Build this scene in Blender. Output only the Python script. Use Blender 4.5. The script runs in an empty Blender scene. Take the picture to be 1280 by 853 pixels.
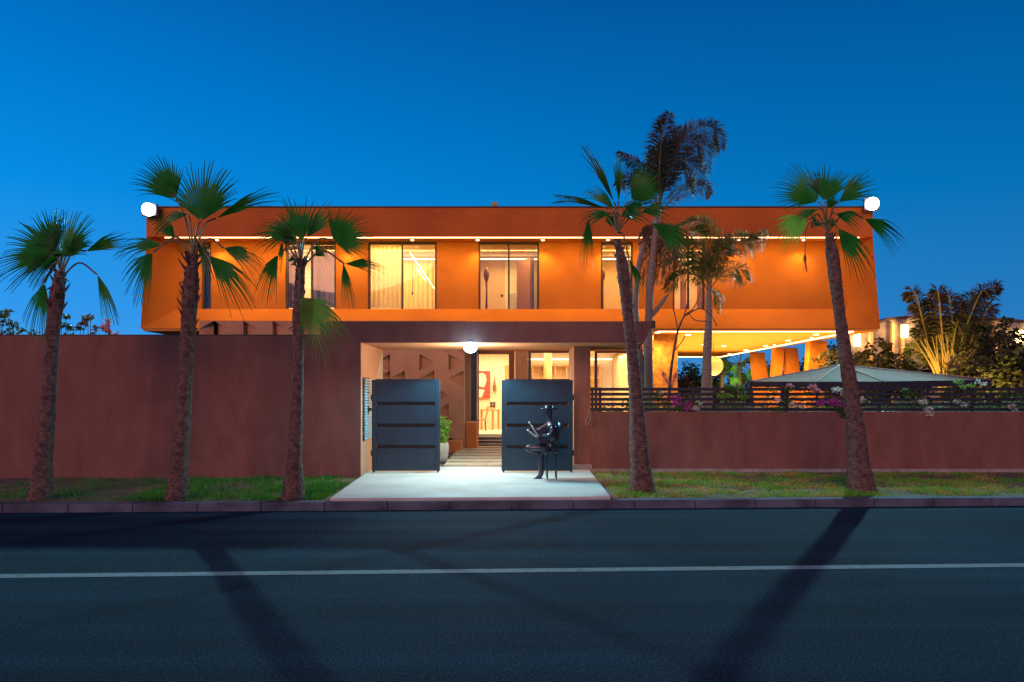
import bpy, bmesh, math, random
from mathutils import Vector, Matrix, noise
R = math.radians
random.seed(7)
S = bpy.context.scene
COL = S.collection
F = 853.0; HZ = 490.0; EYE = 1.9
def P(u, v, Y):
    """a point that the photograph shows at pixel (u,v), standing Y metres down the street axis"""
    return Vector(((u-640)*Y/F, Y, EYE+(HZ-v)*Y/F))

# ------------------------------------------------------------------ camera
cd = bpy.data.cameras.new('camera'); cam = bpy.data.objects.new('camera', cd); COL.objects.link(cam)
cam.location = (0, 0, EYE); cam.rotation_euler = (R(90), 0, 0)
cd.lens = 24; cd.sensor_width = 36; cd.sensor_fit = 'HORIZONTAL'; cd.shift_y = 63.5/1280
cd.clip_start = .1; cd.clip_end = 3000
S.camera = cam

# ------------------------------------------------------------------ world: dusk sky
W = bpy.data.worlds.new('World'); S.world = W; W.use_nodes = True
nt = W.node_tree; nt.nodes.clear(); N = nt.nodes.new; L = nt.links.new
out = N('ShaderNodeOutputWorld'); bg = N('ShaderNodeBackground'); L(bg.outputs[0], out.inputs[0])
tc = N('ShaderNodeTexCoord'); sx = N('ShaderNodeSeparateXYZ'); L(tc.outputs['Generated'], sx.inputs[0])
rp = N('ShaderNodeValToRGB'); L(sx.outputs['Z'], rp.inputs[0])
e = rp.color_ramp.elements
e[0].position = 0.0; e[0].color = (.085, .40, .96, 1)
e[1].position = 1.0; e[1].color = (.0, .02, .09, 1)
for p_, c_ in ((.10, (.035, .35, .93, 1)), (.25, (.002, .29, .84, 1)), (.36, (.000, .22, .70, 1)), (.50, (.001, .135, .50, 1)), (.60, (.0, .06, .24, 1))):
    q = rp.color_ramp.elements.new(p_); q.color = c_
# the last glow of the day sits low on the left: darker to the right
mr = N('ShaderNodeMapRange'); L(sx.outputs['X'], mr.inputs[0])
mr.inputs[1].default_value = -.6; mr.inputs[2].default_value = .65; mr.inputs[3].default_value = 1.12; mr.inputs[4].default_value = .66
sky = N('ShaderNodeTexSky'); sky.sky_type = 'NISHITA'; sky.sun_disc = False
sky.sun_elevation = R(4); sky.sun_rotation = R(200)
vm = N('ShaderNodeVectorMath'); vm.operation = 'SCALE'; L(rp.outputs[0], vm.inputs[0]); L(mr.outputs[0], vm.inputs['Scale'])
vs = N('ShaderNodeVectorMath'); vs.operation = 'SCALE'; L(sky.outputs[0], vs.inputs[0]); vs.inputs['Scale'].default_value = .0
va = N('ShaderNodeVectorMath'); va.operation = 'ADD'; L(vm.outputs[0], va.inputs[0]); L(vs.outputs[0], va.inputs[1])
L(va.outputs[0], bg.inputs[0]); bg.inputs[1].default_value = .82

# one weak, wide sun: the warm afterglow from behind the camera
sd = bpy.data.lights.new('sun', 'SUN'); sun = bpy.data.objects.new('sun', sd); COL.objects.link(sun)
sd.energy = 1.3; sd.color = (1, .40, .20); sd.angle = R(24)
sun.rotation_euler = (R(70), 0, R(-14))
S.view_settings.view_transform = 'Standard'; S.view_settings.look = 'None'; S.view_settings.exposure = 0; S.view_settings.gamma = 1
S.view_settings.use_curve_mapping = False
S.render.engine = 'CYCLES'
S.cycles.max_bounces = 6; S.cycles.diffuse_bounces = 3; S.cycles.glossy_bounces = 3; S.cycles.transmission_bounces = 4
S.cycles.transparent_max_bounces = 8; S.cycles.caustics_reflective = False; S.cycles.caustics_refractive = False
S.cycles.use_denoising = True; S.cycles.sample_clamp_indirect = 4

# ------------------------------------------------------------------ materials
def mat(name, col, rough=.8, col2=None, scale=3, bump=0, bscale=60, metal=0, emit=None, es=0, detail=6, coat=0, trans=0, stretch=None, spec=None, lo=.35, hi=.7):
    m = bpy.data.materials.new(name); m.use_nodes = True; t = m.node_tree; b = t.nodes['Principled BSDF']
    b.inputs['Base Color'].default_value = (*col, 1); b.inputs['Roughness'].default_value = rough; b.inputs['Metallic'].default_value = metal
    b.inputs['Coat Weight'].default_value = coat
    if spec is not None: b.inputs['Specular IOR Level'].default_value = spec
    tc = t.nodes.new('ShaderNodeTexCoord'); vec = tc.outputs['Object']
    if stretch:
        mp = t.nodes.new('ShaderNodeMapping'); mp.inputs['Scale'].default_value = stretch; t.links.new(vec, mp.inputs[0]); vec = mp.outputs[0]
    if col2:
        n = t.nodes.new('ShaderNodeTexNoise'); n.inputs['Scale'].default_value = scale; n.inputs['Detail'].default_value = detail
        t.links.new(vec, n.inputs['Vector'])
        mr = t.nodes.new('ShaderNodeMapRange'); mr.inputs[1].default_value = lo; mr.inputs[2].default_value = hi; t.links.new(n.outputs[0], mr.inputs[0])
        mx = t.nodes.new('ShaderNodeMix'); mx.data_type = 'RGBA'; mx.inputs[6].default_value = (*col, 1); mx.inputs[7].default_value = (*col2, 1)
        t.links.new(mr.outputs[0], mx.inputs[0]); t.links.new(mx.outputs[2], b.inputs['Base Color'])
    if bump:
        n = t.nodes.new('ShaderNodeTexNoise'); n.inputs['Scale'].default_value = bscale; n.inputs['Detail'].default_value = 5
        t.links.new(vec, n.inputs['Vector'])
        bp = t.nodes.new('ShaderNodeBump'); bp.inputs['Strength'].default_value = bump; bp.inputs['Distance'].default_value = .02
        t.links.new(n.outputs[0], bp.inputs['Height']); t.links.new(bp.outputs[0], b.inputs['Normal'])
    if emit: b.inputs['Emission Color'].default_value = (*emit, 1); b.inputs['Emission Strength'].default_value = es
    if trans:
        o = t.nodes['Material Output']; tr = t.nodes.new('ShaderNodeBsdfTranslucent'); tr.inputs[0].default_value = (*[min(1, c*1.6) for c in (col2 or col)], 1)
        mx = t.nodes.new('ShaderNodeMixShader'); mx.inputs[0].default_value = trans
        t.links.new(b.outputs[0], mx.inputs[1]); t.links.new(tr.outputs[0], mx.inputs[2]); t.links.new(mx.outputs[0], o.inputs[0])
    return m
M = {}
M['wall'] = mat('terracotta_render', (.245, .112, .088), .92, (.185, .080, .064), 2.4, .8, 28, stretch=(1.3, 1.3, .6), detail=10)
M['house'] = mat('orange_render', (.60, .21, .017), .9, (.50, .165, .014), .9, .25, 30)
M['house_fascia'] = mat('orange_render_fascia', (.68, .17, .025), .9, (.52, .115, .018), .5, .25, 30)  # redder copy of the house render; the fascia's warm glow is partly in this colour
M['portal'] = mat('peach_render', (.56, .30, .17), .9, (.47, .245, .14), 2.2, .2, 40)
M['stone_orange'] = mat('rough_stone_cladding', (.55, .27, .07), .9, (.26, .10, .03), 5, 1.0, 9)
M['cap'] = mat('dark_coping', (.05, .03, .03), .6, (.08, .05, .045), 6)
M['cream'] = mat('cream_plaster', (.80, .66, .45), .85, (.74, .58, .38), 1.2)
M['tan'] = mat('tan_plaster', (.68, .45, .24), .85, (.60, .38, .19), 1.5)
M['soffit'] = mat('soffit_paint', (.66, .30, .06), .85, (.60, .26, .05), 1.5)
M['frame'] = mat('dark_window_frame', (.035, .022, .016), .45, (.06, .035, .022), 20)
M['wood'] = mat('brown_wood', (.26, .10, .045), .55, (.15, .055, .025), 7, .15, 30, stretch=(6, 6, .5))
M['lightwood'] = mat('honey_wood', (.55, .30, .10), .5, (.42, .20, .06), 7, .1, 30, stretch=(6, 6, .5))
M['gate'] = mat('gate_paint', (.010, .036, .058), .42, (.007, .025, .042), 2.5, .08, 90, metal=.2)
M['black'] = mat('black_gap', (.006, .006, .007), .6, (.012, .012, .012), 20)
M['fence'] = mat('fence_paint', (.012, .015, .026), .5, (.02, .024, .036), 9)
M['statue'] = mat('polished_black_metal', (.07, .085, .11), .30, (.03, .035, .05), 8, .15, 20, metal=.75)
M['stone'] = mat('grey_stone', (.20, .18, .17), .85, (.12, .11, .105), 6, .5, 25)
M['concrete'] = mat('driveway_concrete', (.60, .60, .57), .8, (.48, .48, .45), 1.8, .3, 60)
M['footing'] = mat('footing_concrete', (.40, .36, .36), .9, (.24, .21, .21), 5, .6, 30)
M['grey_curtain'] = mat('grey_curtain_cloth', (.55, .50, .46), .9, (.48, .43, .39), 5)
M['curtain'] = mat('sheer_curtain_cloth', (.80, .66, .36), .9, (.72, .56, .28), 5, trans=.35)
M['tarp'] = mat('grey_canvas', (.125, .050, .036), .9, (.09, .036, .026), 3, .2, 40)
M['dark_cloth'] = mat('dark_canvas', (.02, .02, .028), .8, (.03, .03, .04), 5)
M['red'] = mat('red_paint', (.60, .05, .03), .6, (.50, .04, .03), 9)
M['painting_cream'] = mat('cream_paint', (.80, .66, .48), .6, (.7, .55, .38), 9)
M['white_lime'] = mat('grey_white_stone', (.34, .29, .26), .9, (.13, .11, .10), 1.6, .9, 8)
M['pot'] = mat('pale_planter', (.42, .36, .30), .8, (.34, .29, .24), 9)
M['orange_block'] = mat('orange_planter_render', (.62, .22, .06), .85, (.52, .17, .05), 3)
M['soil'] = mat('verge_soil', (.13, .085, .065), .95, (.22, .16, .11), 4, .9, 30)
M['garden_soil'] = mat('garden_soil', (.10, .06, .04), .95, (.16, .10, .06), 4, .9, 30)
M['plain'] = mat('dusty_ground', (.12, .10, .085), .95, (.16, .13, .10), .4, .5, 20)
M['plank'] = mat('stepping_slab_stone', (.55, .45, .32), .85, (.42, .33, .22), 6, .3, 30)
M['led'] = mat('led_strip_diffuser', (1, .8, .5), .5, emit=(1, .60, .25), es=5.0)
M['down'] = mat('downlight_lens', (1, .9, .7), .5, emit=(1, .74, .38), es=9)
M['cove'] = mat('cove_light_diffuser', (1, .9, .7), .5, emit=(1, .80, .50), es=3)
M['flood'] = mat('floodlight_lens', (1, 1, 1), .5, emit=(.72, 1, .95), es=14)
M['globe'] = mat('globe_lamp_glass', (1, 1, 1), .5, emit=(.55, .92, 1), es=22)
M['sconce'] = mat('sconce_glass', (1, .9, .7), .5, emit=(1, .62, .22), es=14)
M['metalgrey'] = mat('grey_metal', (.25, .25, .26), .4, (.2, .2, .21), 9, metal=.8)
M['leaf_fan'] = mat('fan_palm_green', (.012, .070, .012), .5, (.028, .125, .014), 5, trans=.22)
M['leaf_fan2'] = mat('fan_palm_light_green', (.05, .15, .02), .55, (.13, .21, .04), 5, trans=.3)
M['leaf_dry'] = mat('dry_palm_leaf', (.22, .13, .06), .8, (.13, .075, .04), 6, trans=.15)
M['petiole'] = mat('palm_leaf_stalk', (.14, .12, .045), .6, (.20, .15, .06), 8)
M['pinnate'] = mat('feather_palm_green', (.075, .13, .015), .6, (.16, .16, .03), 4, trans=.2)
M['pinnate_dark'] = mat('feather_palm_brown_green', (.035, .044, .016), .65, (.095, .058, .028), 3, trans=.15)
M['stub'] = mat('palm_leaf_base', (.10, .055, .040), .85, (.055, .03, .025), 12, .4, 40)
M['palebark'] = mat('pale_smooth_bark', (.34, .26, .20), .85, (.20, .145, .11), 9, .4, 20, stretch=(1, 1, 3))
M['twig'] = mat('twig_bark', (.10, .065, .045), .9, (.15, .10, .07), 15)
M['bush'] = mat('shrub_leaves', (.045, .075, .022), .6, (.10, .10, .035), 3, trans=.2)
M['bush_dark'] = mat('dark_hedge_leaves', (.030, .048, .018), .6, (.075, .075, .028), 2, trans=.2)
M['bush_warm'] = mat('reddish_shrub_leaves', (.10, .075, .035), .7, (.18, .09, .05), 3, trans=.2)
M['bright_leaf'] = mat('lime_leaves', (.12, .30, .03), .55, (.20, .38, .05), 6, trans=.3)
M['vine'] = mat('vine_leaves', (.035, .095, .022), .55, (.08, .16, .03), 6, trans=.2)
M['purple'] = mat('magenta_bracts', (.42, .05, .36), .7, (.55, .10, .42), 14, trans=.3)
M['white_fl'] = mat('white_bracts', (.72, .70, .66), .7, (.6, .62, .55), 14, trans=.3)
M['pink_fl'] = mat('pink_bracts', (.55, .16, .22), .7, (.65, .25, .28), 14, trans=.3)
M['bamboo'] = mat('golden_bamboo_cane', (.42, .32, .08), .5, (.30, .24, .06), 7, stretch=(1, 1, 6))
M['cable'] = mat('grey_cable', (.30, .29, .30), .6, (.24, .23, .24), 20)
M['vent_slat'] = mat('vent_slat_blue_lit', (.38, .50, .55), .5, (.3, .4, .45), 9)  # pale blue base colour stands for the blue light falling on the slats
M['page'] = mat('pale_metal_pages', (.55, .60, .62), .4, (.4, .45, .47), 8, metal=.3)
M['cloth_red'] = mat('chair_upholstery', (.55, .36, .18), .8, (.45, .28, .13), 6)
# grass of two ages, mixed over the verge
M['grass'] = mat('grass_blades', (.10, .42, .015), .6, (.42, .34, .08), 2.6, trans=.2, detail=4, lo=.45, hi=.6)
M['grass_l'] = mat('lush_grass_blades', (.03, .20, .012), .6, (.07, .27, .02), 1.2, trans=.2)

def trunk_mat(name, c1, c2, ring):
    m = mat(name, c1, .9, c2, 13, .7, 40); t = m.node_tree; b = t.nodes['Principled BSDF']
    tc = t.nodes.new('ShaderNodeTexCoord'); wv = t.nodes.new('ShaderNodeTexWave'); wv.bands_direction = 'Z'; wv.inputs['Scale'].default_value = ring
    wv.inputs['Distortion'].default_value = 6.0; wv.inputs['Detail'].default_value = 3; wv.inputs['Detail Scale'].default_value = 2.5
    t.links.new(tc.outputs['Object'], wv.inputs[0])
    bp = t.nodes.new('ShaderNodeBump'); bp.inputs['Strength'].default_value = .55; bp.inputs['Distance'].default_value = .02
    t.links.new(wv.outputs[1], bp.inputs['Height'])
    old = b.inputs['Normal'].links[0].from_socket; t.links.new(old, bp.inputs['Normal']); t.links.new(bp.outputs[0], b.inputs['Normal'])
    src = b.inputs['Base Color'].links[0].from_socket
    mx = t.nodes.new('ShaderNodeMix'); mx.data_type = 'RGBA'; mx.blend_type = 'MULTIPLY'; mx.inputs[0].default_value = .42
    t.links.new(src, mx.inputs[6]); t.links.new(wv.outputs[0], mx.inputs[7]); t.links.new(mx.outputs[2], b.inputs['Base Color'])
    return m
M['trunk'] = trunk_mat('palm_bark', (.27, .16, .125), (.085, .045, .04), 9)

# asphalt: dark aggregate with pale chips and faint patches
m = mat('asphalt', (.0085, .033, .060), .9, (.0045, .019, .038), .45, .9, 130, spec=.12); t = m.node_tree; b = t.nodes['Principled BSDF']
tc = t.nodes.new('ShaderNodeTexCoord'); vo = t.nodes.new('ShaderNodeTexVoronoi'); vo.inputs['Scale'].default_value = 85
t.links.new(tc.outputs['Object'], vo.inputs['Vector'])
sp = t.nodes.new('ShaderNodeSeparateColor'); t.links.new(vo.outputs['Color'], sp.inputs[0])
g = t.nodes.new('ShaderNodeMath'); g.operation = 'GREATER_THAN'; g.inputs[1].default_value = .955; t.links.new(sp.outputs[0], g.inputs[0])
d_ = t.nodes.new('ShaderNodeMath'); d_.operation = 'LESS_THAN'; d_.inputs[1].default_value = .35; t.links.new(vo.outputs['Distance'], d_.inputs[0])
mu = t.nodes.new('ShaderNodeMath'); mu.operation = 'MULTIPLY'; t.links.new(g.outputs[0], mu.inputs[0]); t.links.new(d_.outputs[0], mu.inputs[1])
n2 = t.nodes.new('ShaderNodeTexNoise'); n2.inputs['Scale'].default_value = 48; n2.inputs['Detail'].default_value = 2; t.links.new(tc.outputs['Object'], n2.inputs['Vector'])
mm = t.nodes.new('ShaderNodeMapRange'); mm.inputs[1].default_value = .35; mm.inputs[2].default_value = .65; mm.inputs[3].default_value = .35; mm.inputs[4].default_value = 1.9; t.links.new(n2.outputs[0], mm.inputs[0])
src = b.inputs['Base Color'].links[0].from_socket
v1 = t.nodes.new('ShaderNodeVectorMath'); v1.operation = 'SCALE'; t.links.new(src, v1.inputs[0]); t.links.new(mm.outputs[0], v1.inputs['Scale'])
mx = t.nodes.new('ShaderNodeMix'); mx.data_type = 'RGBA'; t.links.new(mu.outputs[0], mx.inputs[0]); t.links.new(v1.outputs[0], mx.inputs[6]); mx.inputs[7].default_value = (.13, .17, .18, 1)
t.links.new(mx.outputs[2], b.inputs['Base Color'])
mp = t.nodes.new('ShaderNodeMapping'); mp.inputs['Scale'].default_value = (.06, 1.5, 1); t.links.new(tc.outputs['Object'], mp.inputs[0])
n3 = t.nodes.new('ShaderNodeTexNoise'); n3.inputs['Scale'].default_value = 1.3; n3.inputs['Detail'].default_value = 6; t.links.new(mp.outputs[0], n3.inputs['Vector'])
m3 = t.nodes.new('ShaderNodeMapRange'); m3.inputs[1].default_value = .35; m3.inputs[2].default_value = .65; m3.inputs[3].default_value = .72; m3.inputs[4].default_value = 1.35; t.links.new(n3.outputs[0], m3.inputs[0])
v3 = t.nodes.new('ShaderNodeVectorMath'); v3.operation = 'SCALE'; t.links.new(mx.outputs[2], v3.inputs[0]); t.links.new(m3.outputs[0], v3.inputs['Scale']); t.links.new(v3.outputs[0], b.inputs['Base Color'])
M['asphalt'] = m
# worn road paint
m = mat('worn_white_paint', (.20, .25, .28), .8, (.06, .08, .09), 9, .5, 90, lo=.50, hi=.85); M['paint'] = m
# kerb stone
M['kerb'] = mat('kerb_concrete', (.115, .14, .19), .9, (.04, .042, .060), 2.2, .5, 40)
# glass: thin clear pane
m = bpy.data.materials.new('window_glass'); m.use_nodes = True; t = m.node_tree; t.nodes.clear()
o_ = t.nodes.new('ShaderNodeOutputMaterial'); tr = t.nodes.new('ShaderNodeBsdfTransparent'); tr.inputs[0].default_value = (.94, .95, .93, 1)
gl = t.nodes.new('ShaderNodeBsdfGlossy'); gl.inputs['Roughness'].default_value = .02
ms = t.nodes.new('ShaderNodeMixShader'); fr = t.nodes.new('ShaderNodeFresnel'); fr.inputs[0].default_value = 1.5
t.links.new(fr.outputs[0], ms.inputs[0]); t.links.new(tr.outputs[0], ms.inputs[1]); t.links.new(gl.outputs[0], ms.inputs[2]); t.links.new(ms.outputs[0], o_.inputs[0])
M['glass'] = m

# ------------------------------------------------------------------ mesh helpers
class MB:
    def __init__(s): s.v = []; s.f = []
    def add(s, vs, fs):
        k = len(s.v); s.v += [tuple(v) for v in vs]; s.f += [tuple(i+k for i in f) for f in fs]; return s
    def box(s, x0, x1, y0, y1, z0, z1):
        return s.hexa([(x0, y0, z0), (x1, y0, z0), (x1, y1, z0), (x0, y1, z0), (x0, y0, z1), (x1, y0, z1), (x1, y1, z1), (x0, y1, z1)])
    def hexa(s, p): return s.add(p, [(3, 2, 1, 0), (4, 5, 6, 7), (0, 1, 5, 4), (1, 2, 6, 5), (2, 3, 7, 6), (3, 0, 4, 7)])
    def prism(s, poly, a, b, axis='y'):
        """poly: list of 2-d points; extruded from a to b on axis"""
        def mk(p, d): return (p[0], d, p[1]) if axis == 'y' else ((d, p[0], p[1]) if axis == 'x' else (p[0], p[1], d))
        n = len(poly)
        return s.add([mk(p, a) for p in poly]+[mk(p, b) for p in poly],
                     [tuple(range(n-1, -1, -1)), tuple(range(n, 2*n))]+[(i, (i+1) % n, n+(i+1) % n, n+i) for i in range(n)])
    def tube(s, pts, rad, n=8, cap=True):
        pts = [Vector(p) for p in pts]
        if not hasattr(rad, '__len__'): rad = [rad]*len(pts)
        k = len(s.v); up = Vector((.13, .97, .2)).normalized()
        for i, p in enumerate(pts):
            t = (pts[min(i+1, len(pts)-1)]-pts[max(i-1, 0)]).normalized()
            a = t.cross(up)
            if a.length < .05: a = t.cross(Vector((1, 0, 0)))
            a.normalize(); b = t.cross(a)
            for j in range(n):
                w = 2*math.pi*j/n; q = p+a*math.cos(w)*rad[i]+b*math.sin(w)*rad[i]; s.v.append(tuple(q))
        for i in range(len(pts)-1):
            for j in range(n):
                s.f.append((k+i*n+j, k+i*n+(j+1) % n, k+(i+1)*n+(j+1) % n, k+(i+1)*n+j))
        if cap: s.f.append(tuple(k+j for j in range(n-1, -1, -1))); s.f.append(tuple(k+(len(pts)-1)*n+j for j in range(n)))
        return s
    def ball(s, c, r, n=16, m=10):
        rr = r if hasattr(r, '__len__') else (r, r, r); k = len(s.v)
        for i in range(m+1):
            ph = math.pi*i/m
            for j in range(n):
                th = 2*math.pi*j/n; s.v.append((c[0]+rr[0]*math.sin(ph)*math.cos(th), c[1]+rr[1]*math.sin(ph)*math.sin(th), c[2]+rr[2]*math.cos(ph)))
        for i in range(m):
            for j in range(n): s.f.append((k+i*n+j, k+(i+1)*n+j, k+(i+1)*n+(j+1) % n, k+i*n+(j+1) % n))
        return s
    def build(s, name, m, parent=None, smooth=False, bevel=0, origin=None):
        me = bpy.data.meshes.new(name)
        o_ = Vector(origin) if origin is not None else (Vector(parent.location) if parent is not None and parent.parent is None else Vector((0, 0, 0)))
        if parent is not None and origin is None:
            o_ = Vector((0, 0, 0)); p = parent
            while p is not None: o_ = o_+Vector(p.location); p = p.parent
        me.from_pydata([tuple(Vector(v)-o_) for v in s.v], [], s.f); me.update()
        if isinstance(m, str): m = M[m]
        me.materials.append(m)
        o = bpy.data.objects.new(name, me); COL.objects.link(o)
        if parent is not None: o.parent = parent
        elif origin is not None: o.location = origin
        if smooth: me.polygons.foreach_set('use_smooth', [True]*len(me.polygons))
        if bevel:
            bm = bmesh.new(); bm.from_mesh(me); bmesh.ops.remove_doubles(bm, verts=bm.verts, dist=1e-5); bmesh.ops.recalc_face_normals(bm, faces=bm.faces)
            bm.to_mesh(me); bm.free()
            bv = o.modifiers.new('b', 'BEVEL'); bv.width = bevel; bv.segments = 2; bv.limit_method = 'ANGLE'
        return o
def tag(o, label, cat=None, group=None, kind=None):
    if label: o['label'] = label
    if cat: o['category'] = cat
    if group: o['group'] = group
    if kind: o['kind'] = kind
    return o
def empty(name, loc, label, cat, group=None):
    o = bpy.data.objects.new(name, None); COL.objects.link(o); o.location = loc; o.empty_display_size = .2
    return tag(o, label, cat, group)
def struct(o): o['kind'] = 'structure'; return o
def copy_tree(o, parent=None):
    c = o.copy(); COL.objects.link(c); c.parent = parent
    for ch in list(o.children): copy_tree(ch, c)
    return c
def smoothline(pts, n=6):
    pts = [Vector(p) for p in pts]; o = []
    q = [2*pts[0]-pts[1]]+pts+[2*pts[-1]-pts[-2]]
    for i in range(1, len(q)-2):
        for k in range(n):
            t = k/n; a, b, c, d = q[i-1:i+3]
            o.append(.5*((2*b)+(c-a)*t+(2*a-5*b+4*c-d)*t*t+(3*b-a-3*c+d)*t**3))
    o.append(pts[-1]); return o
def light(name, kind, loc, e, col, size=.1, rot=None, spot=None, blend=.6, sizey=None):
    d = bpy.data.lights.new(name, kind); o = bpy.data.objects.new(name, d); COL.objects.link(o); o.location = loc
    d.energy = e; d.color = col
    if kind == 'AREA':
        d.size = size
        if sizey: d.shape = 'RECTANGLE'; d.size_y = sizey
    else: d.shadow_soft_size = size
    if rot: o.rotation_euler = rot
    if spot: d.spot_size = R(spot); d.spot_blend = blend
    return o

# ------------------------------------------------------------------ ground, road, kerb
SL = .041
struct(MB().add([(-900, -600, -.03), (900, -600, -.03), (900, 1500, -.03), (-900, 1500, -.03)], [(0, 1, 2, 3)]).build('ground', 'plain'))
def ry(x, y): return y+SL*x
def strip(y0, y1, z, x0=-160, x1=160): return [(x0, ry(x0, y0), z), (x1, ry(x1, y0), z), (x1, ry(x1, y1), z), (x0, ry(x0, y1), z)]
struct(MB().add(strip(-3.4, 11.04, 0), [(0, 1, 2, 3)]).build('road', 'asphalt'))
struct(MB().add(strip(7.17, 7.32, .004), [(0, 1, 2, 3)]).build('road_marking', 'paint'))
k = MB(); x = -30.0
while x < 30:
    w = 1.0; a, b = x+.004, x+w-.004; z = .135+random.uniform(-.004, .004)
    k.hexa([(a, ry(a, 11.03), -.02), (b, ry(b, 11.03), -.02), (b, ry(b, 11.26), -.02), (a, ry(a, 11.26), -.02),
            (a, ry(a, 11.055), z), (b, ry(b, 11.055), z), (b, ry(b, 11.26), z), (a, ry(a, 11.26), z)]); x += w
struct(k.build('kerb', 'kerb', bevel=.012))
k = MB(); k.hexa([(-160, ry(-160, -3.6), -.02), (160, ry(160, -3.6), -.02), (160, ry(160, -3.4), -.02), (-160, ry(-160, -3.4), -.02), (-160, ry(-160, -3.6), .13), (160, ry(160, -3.6), .13), (160, ry(160, -3.4), .13), (-160, ry(-160, -3.4), .13)])
struct(k.build('kerb', 'kerb'))
v = MB()
v.hexa([(-60, ry(-60, 11.262), -.02), (-2.95, ry(-2.95, 11.262), -.02), (-3.16, 13.945, -.02), (-60, 13.945, -.02), (-60, ry(-60, 11.262), .12), (-2.95, ry(-2.95, 11.262), .12), (-3.16, 13.945, .14), (-60, 13.945, .14)])
v.hexa([(1.63, ry(1.63, 11.262), -.02), (60, ry(60, 11.262), -.02), (60, 14.94, -.02), (1.70, 14.94, -.02), (1.63, ry(1.63, 11.262), .12), (60, ry(60, 11.262), .12), (60, 14.94, .14), (1.70, 14.94, .14)])
struct(v.build('verge_ground', 'soil'))
d = MB().hexa([(-2.94, ry(-2.94, 11.13), .02), (1.62, ry(1.62, 11.13), .02), (1.69, 14.93, .02), (-3.10, 14.93, .02),
               (-2.94, ry(-2.94, 11.13), .185), (1.62, ry(1.62, 11.13), .185), (1.69, 14.93, .20), (-3.10, 14.93, .20)])
struct(d.build('driveway_slab', 'concrete', bevel=.012))
d = MB().box(-3.1, 1.37, 14.932, 15.5, .02, .2); struct(d.build('driveway_slab', 'concrete'))
# garden ground inside the walls
g = MB().box(-60, 60, 15.502, 70, .0, .16); struct(g.build('garden_ground', 'garden_soil'))
p = MB()
for i in range(7):
    y = 15.75+i*.82; p.box(-1.60+.04*random.uniform(-1, 1), .9, y, y+.46, .10, .225)
struct(p.build('stepping_slab_path', 'plank', bevel=.01))
f = MB().box(-9, 5.9, 22.9, 24.5, .1, .37); f.box(-1.45, 3, 22.3, 22.897, .1, .30); f.box(-1.45, 3, 21.7, 22.297, .1, .225)
struct(f.build('entrance_steps', 'stone', bevel=.01))

# ------------------------------------------------------------------ street walls and gate portal
YL = 13.95
w = empty('boundary_wall', (-8, YL, 0), 'high plain terracotta wall left of the gateway behind three palms', 'wall')
MB().box(-60, -3.92, YL, YL+.28, .0, 3.045).build('wall_panel', 'wall', w)
MB().box(-60, -3.92, YL-.005, YL+.30, 3.045, 3.07).build('coping', 'cap', w)
po = empty('gate_portal', (0, YL, .15), 'covered gateway with flat terracotta roof over the driveway', 'gateway')
MB().box(-3.92, -3.104, YL, 16.3, 0, 2.914).build('side_wall', 'wall', po)
MB().box(-3.101, -3.085, YL+.002, 16.3, .16, 2.912).build('side_wall_lining', 'portal', po)
cz0, cz1 = 2.914, 3.34
c = MB().hexa([(-3.9195, YL, cz0), (2.70, YL, cz0), (3.02, 16.35, cz0), (-3.9195, 16.35, cz0), (-3.9195, YL, cz1), (2.90, YL, cz1), (3.02, 16.35, cz1), (-3.9195, 16.35, cz1)])
c.build('canopy', 'wall', po)
MB().box(-3.08, 2.66, YL+.02, 16.3, cz0-.012, cz0-.002).build('canopy_ceiling', 'portal', po)
MB().box(2.86, 2.93, YL-.004, YL+.05, cz1-.14, cz1+.012).build('drain_spout', 'cap', po)
MB().box(1.375, 1.73, 15.05, 16.3, .0, cz0-.014).build('pier', 'wall', po)
MB().box(1.360, 1.374, 15.052, 16.298, .16, cz0-.016).build('pier_lining', 'portal', po)
MB().box(1.34, 1.75, 14.96, 15.048, .14, .30).build('plinth', 'footing', po)
vt = MB(); vt.box(-3.084, -3.07, 14.08, 14.76, .90, 2.20)
vent = vt.build('louvred_vent', 'black', po); tag(vent, 'tall narrow louvred vent')
lv = MB()
for i in range(22):
    z = .93+i*.058; lv.hexa([(-3.068, 14.11, z), (-3.03, 14.11, z-.02), (-3.03, 14.73, z-.02), (-3.068, 14.73, z), (-3.068, 14.11, z+.035), (-3.03, 14.11, z+.012), (-3.03, 14.73, z+.012), (-3.068, 14.73, z+.035)])
lv.build('slats', 'vent_slat', vent)

# right-hand low wall, footing, slat fence
w = empty('low_boundary_wall', (6, 15.0, 0), 'low terracotta wall under the slatted fence right of gateway', 'wall')
MB().box(1.733, 60, 15.0, 15.25, 0, 1.46).build('wall_panel', 'wall', w)
MB().box(1.76, 60, 14.93, 14.998, .10, .21).build('footing', 'footing', w)
fx0 = P(738, 0, 15.1).x
fn = empty('slat_fence', (6, 15.1, 1.46), 'dark horizontal slat fence on top of the low wall', 'fence')
for vv in (486.8, 493.0, 499.3, 505.5, 511.9):
    z = P(0, vv, 15.1).z; MB().box(fx0, 40, 15.06, 15.09, z-.034, z+.034).build('slat', 'fence', fn)
x = fx0+.02
for i in range(20):
    MB().box(x, x+.05, 15.094, 15.144, 1.462, 2.0).build('post', 'fence', fn); x += 2.06 if i else .17
cb = MB().tube(smoothline([P(736, 511, 14.99), P(735, 519, 14.97), P(732, 526, 14.97), P(733.5, 531, 14.97), P(736, 529, 14.97), P(737.5, 522, 14.97), P(737, 514, 14.99)], 5), .009, 6)
tag(cb.build('cable_loop', 'cable', smooth=True), 'loose grey cable loop hanging beside the pier at fence end', 'cable')
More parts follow.
